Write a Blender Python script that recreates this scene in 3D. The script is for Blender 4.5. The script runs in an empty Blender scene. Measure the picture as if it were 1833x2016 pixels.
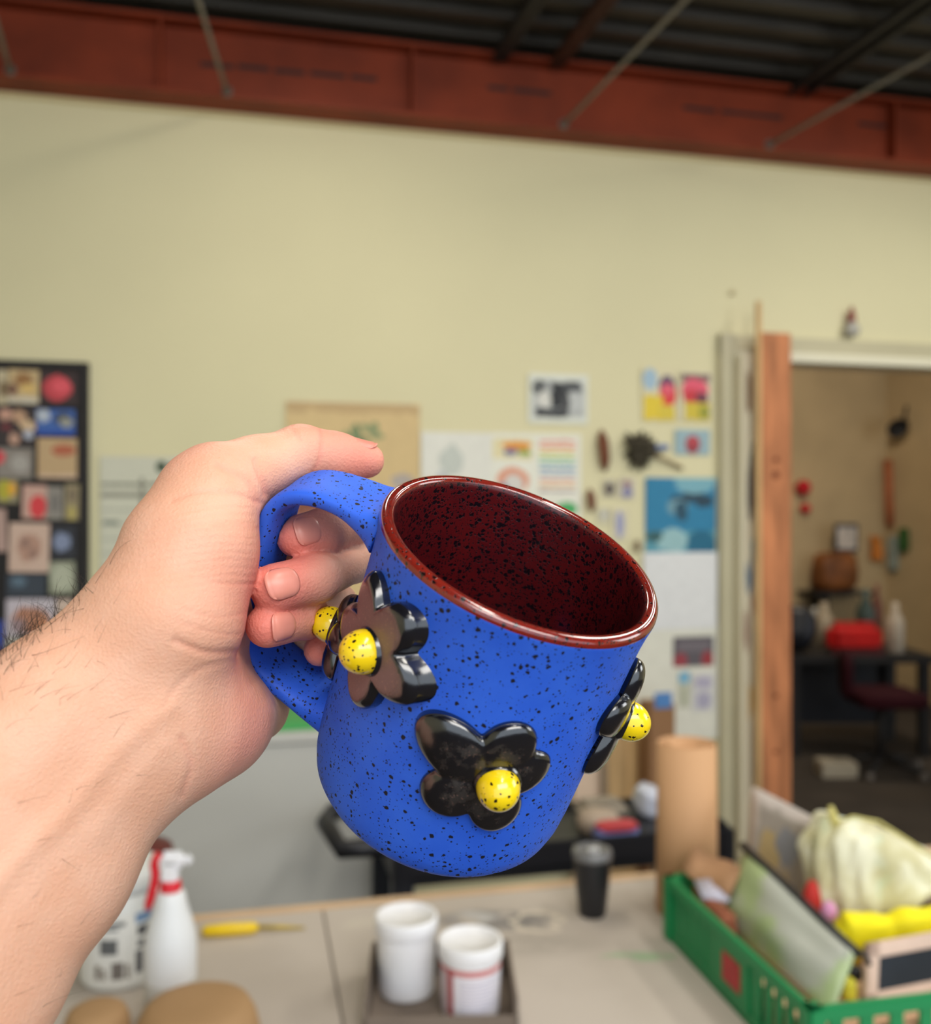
import bpy, bmesh, math, random
import numpy as np
from mathutils import Vector, Matrix

random.seed(7)
rng = np.random.default_rng(7)
C = bpy.context.scene.collection
scene = bpy.context.scene

# ------------------------------------------------------------------ camera, world, lights
FPX, CX, CY = 1836.0, 916.5, 1008.0      # focal length and centre in photo pixels
EYE = 1.6                                # camera height

cam_d = bpy.data.cameras.new('camera')
cam_d.sensor_fit = 'HORIZONTAL'
cam_d.sensor_width = 36.0
cam_d.lens = 36.0 * FPX / 1833.0
cam_d.clip_start = 0.02
cam_d.dof.use_dof = True
cam_d.dof.focus_distance = 0.312
cam_d.dof.aperture_fstop = 9.5
cam = bpy.data.objects.new('camera', cam_d)
C.objects.link(cam)
cam.location = (0, 0, EYE)
cam.rotation_euler = (math.pi / 2, 0, 0)
scene.camera = cam

vs = scene.view_settings
vs.view_transform = 'Standard'
vs.look = 'None'
vs.gamma = 1.0
vs.use_curve_mapping = False
vs.exposure = 0.45

world = bpy.data.worlds.new('world')
scene.world = world
world.use_nodes = True
wbg = world.node_tree.nodes['Background']
wbg.inputs['Color'].default_value = (0.80, 0.90, 1.0, 1)     # overcast daylight outside the open bay
wbg.inputs['Strength'].default_value = 1.15


def area(name, loc, target, sx, sy, power, col=(1, 1, 1)):
    d = bpy.data.lights.new(name, 'AREA')
    d.shape = 'RECTANGLE'
    d.size, d.size_y = sx, sy
    d.energy = power
    d.color = col
    o = bpy.data.objects.new(name, d)
    C.objects.link(o)
    o.location = loc
    o.rotation_euler = (Vector(target) - Vector(loc)).to_track_quat('-Z', 'Y').to_euler()
    return o


# daylight through the high windows of the open bay behind the photographer
area('bay_daylight', (0.9, -1.7, 3.0), (0.0, 0.6, 1.35), 2.6, 0.9, 46, (1.0, 0.97, 0.92))
# fluorescent strips hung under the roof deck
area('strip_light_near_wall', (-0.35, 2.1, 3.22), (-0.35, 2.1, 0), 0.12, 1.2, 10, (1.0, 0.92, 0.78))
area('strip_light_right', (2.3, 2.5, 3.22), (2.3, 2.5, 0), 0.12, 1.2, 20, (1.0, 0.97, 0.86))
area('strip_light_over_table', (0.6, -0.35, 3.22), (0.6, -0.35, 0), 0.25, 1.2, 12, (1.0, 0.95, 0.85))
area('strip_light_over_bench', (1.35, 1.35, 3.22), (1.35, 1.35, 0), 0.25, 1.2, 12, (1.0, 0.97, 0.88))
# window high in the right hand wall
area('window_daylight', (3.3, 0.9, 2.5), (0.0, 0.45, 1.5), 1.2, 1.1, 16, (0.96, 0.98, 1.0))
# lamp in the back room
area('back_room_light', (2.6, 5.7, 3.0), (2.6, 6.6, 1.6), 0.5, 0.5, 20, (1.0, 0.88, 0.72))


# ------------------------------------------------------------------ helpers
def srgb(r, g, b):
    def f(c):
        c /= 255.0
        return c / 12.92 if c <= 0.04045 else ((c + 0.055) / 1.055) ** 2.4
    return (f(r), f(g), f(b), 1.0)


def pt(u, v, d):
    """photo direction (u, v) at depth d in metres -> world point"""
    return Vector(((u - CX) / FPX * d, d, EYE + (CY - v) / FPX * d))


MATS = {}


def new_mat(name):
    m = bpy.data.materials.new(name)
    m.use_nodes = True
    nt = m.node_tree
    return m, nt, nt.nodes['Principled BSDF']


def plain(name, col, rough=0.6, spec=0.5, var=0.0, scale=20.0, metallic=0.0, bump=0.0, coord='Object', stretch=None):
    """solid colour with a little procedural mottling and relief"""
    if name in MATS:
        return MATS[name]
    m, nt, b = new_mat(name)
    b.inputs['Roughness'].default_value = rough
    b.inputs['Specular IOR Level'].default_value = spec
    b.inputs['Metallic'].default_value = metallic
    tc = nt.nodes.new('ShaderNodeTexCoord')
    src = tc.outputs[coord]
    if stretch:
        mp = nt.nodes.new('ShaderNodeMapping')
        mp.inputs['Scale'].default_value = stretch
        nt.links.new(src, mp.inputs['Vector'])
        src = mp.outputs['Vector']
    n = nt.nodes.new('ShaderNodeTexNoise')
    n.inputs['Scale'].default_value = scale
    n.inputs['Detail'].default_value = 5
    nt.links.new(src, n.inputs['Vector'])
    r = nt.nodes.new('ShaderNodeValToRGB')
    lo = [max(0, c * (1 - var)) for c in col[:3]] + [1]
    hi = [min(1, c * (1 + var)) for c in col[:3]] + [1]
    r.color_ramp.elements[0].position = 0.3
    r.color_ramp.elements[1].position = 0.7
    r.color_ramp.elements[0].color = lo
    r.color_ramp.elements[1].color = hi
    nt.links.new(n.outputs['Fac'], r.inputs['Fac'])
    nt.links.new(r.outputs['Color'], b.inputs['Base Color'])
    if bump:
        bp = nt.nodes.new('ShaderNodeBump')
        bp.inputs['Strength'].default_value = bump
        bp.inputs['Distance'].default_value = 0.002
        nt.links.new(n.outputs['Fac'], bp.inputs['Height'])
        nt.links.new(bp.outputs['Normal'], b.inputs['Normal'])
    MATS[name] = m
    return m


class NT:
    """tiny node-math helper"""
    def __init__(self, nt):
        self.nt = nt

    def _in(self, sock, v):
        if isinstance(v, (int, float)):
            sock.default_value = v
        else:
            self.nt.links.new(v, sock)

    def m(self, op, a, b=None, c=None, clamp=False):
        n = self.nt.nodes.new('ShaderNodeMath')
        n.operation = op
        n.use_clamp = clamp
        self._in(n.inputs[0], a)
        if b is not None:
            self._in(n.inputs[1], b)
        if c is not None:
            self._in(n.inputs[2], c)
        return n.outputs[0]

    def step(self, v, a, b):
        n = self.nt.nodes.new('ShaderNodeMapRange')
        n.interpolation_type = 'SMOOTHSTEP'
        self._in(n.inputs['Value'], v)
        n.inputs['From Min'].default_value = a
        n.inputs['From Max'].default_value = b
        return n.outputs['Result']

    def mix(self, fac, a, b):
        n = self.nt.nodes.new('ShaderNodeMix')
        n.data_type = 'RGBA'
        self._in(n.inputs['Factor'], fac)
        for s, v in ((n.inputs[6], a), (n.inputs[7], b)):
            if isinstance(v, (tuple, list)):
                s.default_value = v
            else:
                self.nt.links.new(v, s)
        return n.outputs[2]

    def vec(self, *xs):
        n = self.nt.nodes.new('ShaderNodeCombineXYZ')
        for i, x in enumerate(xs):
            self._in(n.inputs[i], x)
        return n.outputs[0]


def print_mat(name, base, shapes, wob=0.03, wscale=9.0, rough=0.6, grain=0.10):
    """flat print on UV space: shapes are (kind, x0, y0, x1, y1, colour), y from the top, 'r'ectangle or 'e'llipse"""
    m, nt, b = new_mat(name)
    k = NT(nt)
    tc = nt.nodes.new('ShaderNodeTexCoord')
    ns = nt.nodes.new('ShaderNodeTexNoise')
    ns.inputs['Scale'].default_value = wscale
    ns.inputs['Detail'].default_value = 4
    nt.links.new(tc.outputs['UV'], ns.inputs['Vector'])
    sp = nt.nodes.new('ShaderNodeSeparateXYZ')
    nt.links.new(tc.outputs['UV'], sp.inputs[0])
    sn = nt.nodes.new('ShaderNodeSeparateColor')
    nt.links.new(ns.outputs['Color'], sn.inputs[0])
    x = k.m('ADD', sp.outputs[0], k.m('MULTIPLY', k.m('SUBTRACT', sn.outputs[0], 0.5), wob * 2))
    y = k.m('ADD', k.m('SUBTRACT', 1.0, sp.outputs[1]), k.m('MULTIPLY', k.m('SUBTRACT', sn.outputs[1], 0.5), wob * 2))
    gr = k.m('MULTIPLY_ADD', sn.outputs[2], grain * 2, 1 - grain)
    col = base
    for (kind, x0, y0, x1, y1, c) in shapes:
        cx, cy, rx, ry = (x0 + x1) / 2, (y0 + y1) / 2, abs(x1 - x0) / 2, abs(y1 - y0) / 2
        dx = k.m('DIVIDE', k.m('SUBTRACT', x, cx), rx)
        dy = k.m('DIVIDE', k.m('SUBTRACT', y, cy), ry)
        if kind == 'r':
            d = k.m('MAXIMUM', k.m('ABSOLUTE', dx), k.m('ABSOLUTE', dy))
        else:
            d = k.m('SQRT', k.m('ADD', k.m('MULTIPLY', dx, dx), k.m('MULTIPLY', dy, dy)))
        col = k.mix(k.step(d, 1.06, 0.94), col, c)
    hv = nt.nodes.new('ShaderNodeHueSaturation')
    if isinstance(col, (tuple, list)):
        hv.inputs['Color'].default_value = col
    else:
        nt.links.new(col, hv.inputs['Color'])
    nt.links.new(gr, hv.inputs['Value'])
    nt.links.new(hv.outputs['Color'], b.inputs['Base Color'])
    b.inputs['Roughness'].default_value = rough
    return m


def tag(o, label=None, cat=None, group=None, kind=None):
    if label: o['label'] = label
    if cat: o['category'] = cat
    if group: o['group'] = group
    if kind: o['kind'] = kind
    return o


def empty(name, loc=(0, 0, 0), label=None, cat=None, group=None, kind=None):
    o = bpy.data.objects.new(name, None)
    o.empty_display_size = 0.02
    C.objects.link(o)
    o.location = loc
    return tag(o, label, cat, group, kind)


def link_mesh(name, me, mat, parent=None):
    o = bpy.data.objects.new(name, me)
    C.objects.link(o)
    if mat:
        for mm in (mat if isinstance(mat, (list, tuple)) else [mat]):
            me.materials.append(mm)
    if parent:
        o.parent = parent
        # geometry is written in world space: undo the parent's transform
        pm = Matrix.LocRotScale(parent.location, parent.rotation_euler, parent.scale)
        if parent.parent:
            pm = Matrix.LocRotScale(parent.parent.location, parent.parent.rotation_euler, None) @ parent.matrix_parent_inverse @ pm
        o.matrix_parent_inverse = pm.inverted()
    return o


def obj(name, verts, faces, mat, parent=None, smooth=False, uv=None):
    me = bpy.data.meshes.new(name)
    me.from_pydata([tuple(v) for v in verts], [], [tuple(f) for f in faces])
    if smooth:
        me.shade_smooth()
    if uv is not None:
        l = me.uv_layers.new(name='UVMap')
        for poly in me.polygons:
            for li in poly.loop_indices:
                l.data[li].uv = uv[me.loops[li].vertex_index]
    me.update()
    return link_mesh(name, me, mat, parent)


def bm_obj(name, bm, mat, parent=None, smooth=False):
    me = bpy.data.meshes.new(name)
    bmesh.ops.recalc_face_normals(bm, faces=bm.faces)
    bm.to_mesh(me)
    bm.free()
    if smooth:
        me.shade_smooth()
    return link_mesh(name, me, mat, parent)


class Frame:
    """an oriented frame: origin + three axes"""
    def __init__(self, o, x, y=None, z=(0, 0, 1)):
        self.o = Vector(o)
        self.x = Vector(x).normalized()
        self.z = Vector(z).normalized()
        self.y = Vector(y).normalized() if y is not None else self.z.cross(self.x).normalized()

    def p(self, a, b, c=0.0):
        return self.o + self.x * a + self.y * b + self.z * c

    def mat(self, a=0, b=0, c=0):
        o = self.p(a, b, c)
        return Matrix(((self.x.x, self.y.x, self.z.x, o.x), (self.x.y, self.y.y, self.z.y, o.y),
                       (self.x.z, self.y.z, self.z.z, o.z), (0, 0, 0, 1)))


WORLD = Frame((0, 0, 0), (1, 0, 0))


def bm_box(bm, fr, a0, a1, b0, b1, c0, c1, bevel=0.0, seg=2):
    r = bmesh.ops.create_cube(bm, size=1.0)
    vs_ = r['verts']
    for v in vs_:
        v.co = fr.p(a0 + (v.co.x + .5) * (a1 - a0), b0 + (v.co.y + .5) * (b1 - b0), c0 + (v.co.z + .5) * (c1 - c0))
    if bevel > 0:
        bmesh.ops.recalc_face_normals(bm, faces=list({f for v in vs_ for f in v.link_faces}))   # bevel inwards in mirrored frames too
        es = list({e for v in vs_ for e in v.link_edges})
        bmesh.ops.bevel(bm, geom=es, offset=bevel, segments=seg, affect='EDGES')


def box(name, fr, a0, a1, b0, b1, c0, c1, mat, parent=None, bevel=0.0, seg=2):
    bm = bmesh.new()
    bm_box(bm, fr, a0, a1, b0, b1, c0, c1, bevel, seg)
    return bm_obj(name, bm, mat, parent, smooth=False)


def lathe(name, fr, prof, mat, parent=None, seg=40, cap0=True, cap1=True, oval=1.0):
    """profile of (radius, height) turned about the frame's z axis"""
    V, Fc = [], []
    for r, h in prof:
        for i in range(seg):
            t = 2 * math.pi * i / seg
            V.append(fr.p(r * math.cos(t), r * math.sin(t) * oval, h))
    for j in range(len(prof) - 1):
        for i in range(seg):
            i2 = (i + 1) % seg
            Fc.append((j * seg + i, j * seg + i2, (j + 1) * seg + i2, (j + 1) * seg + i))
    if cap0: Fc.append(tuple(reversed(range(seg))))
    if cap1: Fc.append(tuple(range((len(prof) - 1) * seg, len(prof) * seg)))
    return obj(name, V, Fc, mat, parent, smooth=True)


def tube_geo(path, radii, seg=8, cap=True):
    path = [Vector(p) for p in path]
    n = len(path)
    if isinstance(radii, (int, float)):
        radii = [radii] * n
    V, Fc = [], []
    up = Vector((0.13, 0.21, 0.97))
    prev = None
    for i, p in enumerate(path):
        t = (path[min(i + 1, n - 1)] - path[max(i - 1, 0)]).normalized()
        if prev is None:
            a = t.cross(up)
            if a.length < 1e-3: a = t.cross(Vector((1, 0, 0)))
        else:
            a = prev - t * prev.dot(t)
        a.normalize()
        prev = a
        b = t.cross(a)
        for k in range(seg):
            th = 2 * math.pi * k / seg
            V.append(p + (a * math.cos(th) + b * math.sin(th)) * radii[i])
    for i in range(n - 1):
        for k in range(seg):
            k2 = (k + 1) % seg
            Fc.append((i * seg + k, i * seg + k2, (i + 1) * seg + k2, (i + 1) * seg + k))
    if cap:
        Fc.append(tuple(reversed(range(seg))))
        Fc.append(tuple(range((n - 1) * seg, n * seg)))
    return V, Fc


def tube(name, path, radii, mat, parent=None, seg=8):
    V, Fc = tube_geo(path, radii, seg)
    return obj(name, V, Fc, mat, parent, smooth=True)


def spline(pts, n):
    """Catmull-Rom through points of any dimension"""
    P = np.array([tuple(p) for p in pts], float)
    P = np.vstack([2 * P[0] - P[1], P, 2 * P[-1] - P[-2]])
    out = []
    for t in np.linspace(0, len(pts) - 1, n):
        i = min(int(t), len(pts) - 2)
        f = t - i
        p0, p1, p2, p3 = P[i:i + 4]
        out.append(0.5 * ((2 * p1) + (-p0 + p2) * f + (2 * p0 - 5 * p1 + 4 * p2 - p3) * f ** 2 + (-p0 + 3 * p1 - 3 * p2 + p3) * f ** 3))
    return np.array(out)


# ------------------------------------------------------------------ room
ANG = math.atan(0.23)                       # the back wall recedes to the right
WT = Vector((math.cos(ANG), math.sin(ANG), 0))
WN = Vector((math.sin(ANG), -math.cos(ANG), 0))     # towards the camera
WALL = Frame((0, 3.6, 0), WT, WN)           # x along wall, y towards the camera, z up
CEIL = 3.36


def on_wall(u, v, off=0.0):
    """wall coordinates (s, z) under photo direction (u, v), for a plane off metres in front of the wall"""
    xr = (u - CX) / FPX
    o = WALL.o + WN * off
    # o + s*WT = (xr*Y, Y)
    Y = (o.y - 0.23 * o.x) / (1 - 0.23 * xr)
    p = Vector((xr * Y, Y, EYE + (CY - v) / FPX * Y))
    return (p - o).dot(WT), p.z


M_wall = plain('wall_paint', srgb(220, 212, 174), 0.75, 0.3, 0.035, 1.3, bump=0.03)
M_farwall = plain('back_room_paint', srgb(192, 168, 128), 0.8, 0.3, 0.10, 2.5)
M_floor = plain('dark_concrete', srgb(70, 62, 54), 0.85, 0.3, 0.25, 3)
M_deck = plain('roof_deck_steel', srgb(56, 51, 45), 0.6, 0.4, 0.25, 5)
M_beam = plain('red_oxide_steel', srgb(128, 50, 24), 0.6, 0.3, 0.25, 4)
M_jamb = plain('door_frame_paint', srgb(190, 182, 152), 0.5, 0.4, 0.05, 4)
M_black = plain('black_plastic', srgb(26, 27, 34), 0.45, 0.5, 0.1, 30)
M_dark = plain('dark_steel', srgb(34, 31, 30), 0.6, 0.4, 0.2, 10)
M_wood = plain('pine_wood', srgb(190, 128, 88), 0.65, 0.3, 0.28, 9, stretch=(6, 6, 0.7))
M_wood_pale = plain('pale_wood', srgb(206, 170, 120), 0.65, 0.3, 0.15, 9, stretch=(6, 6, 0.7))

# openings: doorway on the right of the back wall
S_L = -3.6
S_D0 = on_wall(1447, 900)[0]
S_D1 = 2.62
Z_D = on_wall(1680, 712)[1]
S_R = 4.2
B_top = CEIL
wb = empty('wall_back', WALL.o, kind='structure')
box('wall_panel', WALL, S_L, S_D0, -0.12, 0, 0, B_top, M_wall, wb)
box('wall_panel', WALL, S_D0, S_D1, -0.12, 0, Z_D, B_top, M_wall, wb)
box('wall_panel', WALL, S_D1, S_R, -0.12, 0, 0, B_top, M_wall, wb)
tag(box('floor', WORLD, -4.6, 6.5, -4.0, 8.6, -0.05, 0, M_floor), kind='structure')

# side wall of the studio on the left
lw0 = WALL.p(S_L, 0)
tag(box('wall_left', Frame(lw0, WN, -WT), 0, 6.6, 0, 0.12, 0, CEIL, M_wall), kind='structure')
rw0 = WALL.p(S_R, 0)
tag(box('wall_right', Frame(rw0, WN, -WT), 0, 6.6, -0.12, 0, 0, CEIL, M_wall), kind='structure')

# corrugated roof deck, ribs run along the wall
pitch = 0.15
prof = []
b = -5.0
while b < 6.9:
    prof += [(b, 0.0), (b + 0.055, 0.0), (b + 0.075, 0.055), (b + 0.13, 0.055)]
    b += pitch
V, Fc = [], []
for i, (bb, c) in enumerate(prof):
    V.append(WALL.p(-4.5, bb, CEIL + c))
    V.append(WALL.p(5.5, bb, CEIL + c))
    if i:
        Fc.append((2 * i - 2, 2 * i - 1, 2 * i + 1, 2 * i))
o = obj('ceiling', V, Fc, M_deck)
sm = o.modifiers.new('thick', 'SOLIDIFY')
sm.thickness = 0.004
tag(o, kind='structure')

# red steel beam along the top of the wall
zb = EYE + 1.455
bt = EYE + 1.725
be = empty('trim_1', WALL.p(0, 0, zb), kind='structure')
box('web', WALL, S_L, S_R, 0.055, 0.066, zb + .012, bt - .012, M_beam, be)
box('bottom_flange', WALL, S_L, S_R, 0.0, 0.13, zb, zb + 0.014, M_beam, be)
box('top_flange', WALL, S_L, S_R, 0.0, 0.13, bt - 0.014, bt, M_beam, be)
for (u, v) in ((318, 120), (810, 180), (1750, 262)):
    s, z = on_wall(u, v, 0.07)
    box('stiffener', WALL, s - .005, s + .005, 0.066, 0.12, zb + .014, bt - .014, M_beam, be)
M_mark = plain('black_marker', srgb(30, 22, 20), 0.7)
for (u0, v0, u1, v1) in ((395, 128, 460, 131), (468, 130, 530, 138), (540, 138, 600, 146), (610, 144, 680, 152), (690, 150, 742, 158),
                         (960, 172, 1000, 176), (1010, 176, 1085, 186), (1345, 212, 1410, 219), (1420, 217, 1540, 235), (1690, 243, 1745, 250)):
    s0, z0 = on_wall(u0, v0, 0.068)
    s1, z1 = on_wall(u1, v1, 0.068)
    z = (z0 + z1) / 2
    box('paint_mark', WALL, s0, s1, 0.0655, 0.068, z - .006, z + .009, M_mark, be, 0.001)
# pale ragged edge where the wall paint meets the beam
tag(box('trim_2', WALL, S_L, S_R, 0.0, 0.012, zb - 0.018, zb, plain('caulk', srgb(214, 196, 150), .8), None, 0.004), kind='structure')

# roof joists crossing the deck
for k, (u0, u1) in enumerate(((1050, 985), (1160, 1098), (1720, 1585))):
    s0 = on_wall(u1, 120, 0.15)[0]
    j = tag(empty('trim_%d' % (3 + k), WALL.p(s0, 0.1, CEIL)), kind='structure')
    mj = plain('rusty_joist', srgb(66, 36, 26), .7, .3, .2, 8) if k == 1 else M_dark
    w = 0.05 if k == 2 else 0.02
    for dx in (-w, w * 0.4):
        box('angle_iron', Frame(WALL.p(s0, 0.1, CEIL - .06), WT, (WN + WT * 0.05)), dx, dx + .025, 0.0, 4.5, 0.0, 0.03, mj, j)

# door frame, open sliding door seen on edge, wooden post and slat
dframe = empty('door_1', WALL.p(S_D0, 0, 0), kind='structure')
sj0 = on_wall(1419, 900, .03)[0]
sj1 = on_wall(1446, 900, .03)[0]
box('jamb', WALL, sj0, sj1, 0.0, 0.035, 0, Z_D + 0.09, M_jamb, dframe, 0.004)
box('header', WALL, sj0, S_D1 + .1, 0.0, 0.03, Z_D, Z_D + 0.085, M_jamb, dframe, 0.004)
box('header_lip', WALL, sj1, S_D1, -0.10, 0.045, Z_D - 0.02, Z_D + 0.02, plain('pale_enamel', srgb(226, 220, 196), .45), dframe, 0.004)
sp0 = on_wall(1459, 900, .075)[0]
sp1 = on_wall(1499, 900, .075)[0]
M_leaf = print_mat('door_leaf_paint', srgb(230, 222, 194), [
    ('r', .25, .03, .5, .11, srgb(150, 122, 92)), ('e', .4, .16, .95, .28, srgb(120, 122, 112)), ('e', .3, .20, .7, .30, srgb(112, 104, 98)),
    ('e', .5, .34, .85, .38, srgb(140, 170, 180)), ('e', .2, .38, .6, .43, srgb(120, 140, 160)), ('e', .5, .44, .9, .47, srgb(200, 140, 120)),
    ('r', .1, .47, .4, .53, srgb(170, 140, 120)), ('e', .6, .50, .95, .54, srgb(150, 170, 180)), ('r', .35, .60, .75, .66, srgb(226, 196, 140)),
    ('r', .6, .68, .8, .78, srgb(180, 165, 150))], 0.05, 14)
V = [WALL.p(sp0, .075, 0), WALL.p(sp1, .075, 0), WALL.p(sp1, .075, Z_D), WALL.p(sp0, .075, Z_D)]
V += [v - WN * 0.045 for v in V]
o = obj('door_leaf', V, [(0, 1, 2, 3), (7, 6, 5, 4), (0, 4, 5, 1), (1, 5, 6, 2), (2, 6, 7, 3), (3, 7, 4, 0)], M_leaf, dframe,
        uv=[(0, 0), (1, 0), (1, 1), (0, 1)] * 2)

def wall_post(name, u0, u1, vtop, off0, off1, mat, label, cat):
    sa = on_wall(u0, 1000, off1)[0]
    sb = on_wall(u1, 1000, off1)[0]
    zt = on_wall((u0 + u1) / 2, vtop, off1)[1]
    return tag(box(name, WALL, sa, sb, off0, off1, 0, zt, mat, None, 0.003), label, cat)

M_post = plain('knotty_post', srgb(186, 120, 80), 0.65, 0.3, 0.35, 4.0, stretch=(5, 5, 0.9))
wall_post('wooden_post', 1500, 1558, 655, 0.095, 0.14, M_post, 'knotty reddish wooden post standing beside the doorway', 'post')
wall_post('wooden_lath', 1491, 1500, 592, 0.121, 0.14, M_wood_pale, 'thin pale wooden slat standing taller against the knotty post', 'slat')
# knots on the post are its own colour marks
pk = bpy.data.objects['wooden_post']
for (v, r) in ((905, .014), (935, .018), (1370, .012), (1480, .012)):
    s, z = on_wall(1528, v, .141)
    lathe('knot', Frame(WALL.p(s, .1395, z), WT, (0, 0, 1), WN), [(r, 0), (r * .8, .0015), (r * .3, .002)], plain('knot_wood', srgb(120, 62, 36), .6, .3, .3, 60), pk, 14)

# steel cables strung from the beam across the studio
M_cable = plain('galvanised_cable', srgb(120, 114, 106), 0.5, 0.4, 0.1, 30, metallic=0.3)
cab = [((20, 175), (-20, 0), 'steel cable meeting the beam by its end over the pinboard'),
       ((447, 207), (390, 0), 'steel cable crossing the ceiling above the kraft poster'),
       ((1110, 268), (1350, 0), 'steel cable slanting across the ceiling above the mug'),
       ((1515, 303), (1833, 110), 'steel cable slanting across the ceiling above the doorway')]
zc = EYE + 1.475
for (p0, p1, lab) in cab:
    s, z = on_wall(p0[0], p0[1], 0.135)
    A = WALL.p(s, 0.135, 0); A.z = zc
    Y1 = (zc - EYE) * FPX / (CY - p1[1])
    Bp = Vector(((p1[0] - CX) / FPX * Y1, Y1, zc))
    d = (Bp - A)
    Bf = A + d.normalized() * 4.4
    c = empty('cable', A, lab, 'cable', 'steel cables under the ceiling')
    tube('wire', [A, A + d * .5, Bp, Bf], 0.0075, M_cable, c, 8)
    tube('eye_hook', [A + Vector((0.014 * math.cos(t), 0, 0.014 * math.sin(t))) for t in np.linspace(0, 6.2, 12)], 0.005, M_cable, c, 6)

# ------------------------------------------------------------------ things on the wall
def sheet(name, u0, v0, u1, v1, mat, label, cat, group=None, off=0.004, th=0.002, rot=0.0, parent=None, curl=0.004):
    """a paper sheet on the wall, slightly curled, facing the room"""
    sa, za = on_wall(u0, v0, off)
    sb, zb_ = on_wall(u1, v1, off)
    sc, zc_ = (sa + sb) / 2, (za + zb_) / 2
    w, h = (sb - sa), (za - zb_)
    n = 6
    V, Fc, uv = [], [], []
    for side in (0, 1):
        for j in range(n + 1):
            for i in range(n + 1):
                x, y = i / n - .5, j / n - .5
                X = x * w * math.cos(rot) - y * h * math.sin(rot)
                Z = x * w * math.sin(rot) + y * h * math.cos(rot)
                lift = off + (th if side == 0 else 0) + curl * (2 * abs(x)) ** 3 * (0.5 + y)
                V.append(WALL.p(sc + X, lift, zc_ + Z))
                uv.append((i / n, j / n))
    N = (n + 1) ** 2
    for j in range(n):
        for i in range(n):
            a = j * (n + 1) + i
            Fc.append((a, a + 1, a + n + 2, a + n + 1))
            Fc.append((N + a + n + 1, N + a + n + 2, N + a + 1, N + a))
    for i in range(n):
        Fc.append((i + 1, i, N + i, N + i + 1))
        t = n * (n + 1) + i
        Fc.append((t, t + 1, N + t + 1, N + t))
        l = i * (n + 1)
        Fc.append((l, l + n + 1, N + l + n + 1, N + l))
        r = l + n
        Fc.append((r + n + 1, r, N + r, N + r + n + 1))
    o = obj(name, V, Fc, mat, parent, uv=uv)
    return tag(o, label, cat, group)

W_ = srgb(222, 220, 214)
BK = srgb(30, 32, 34)
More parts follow.
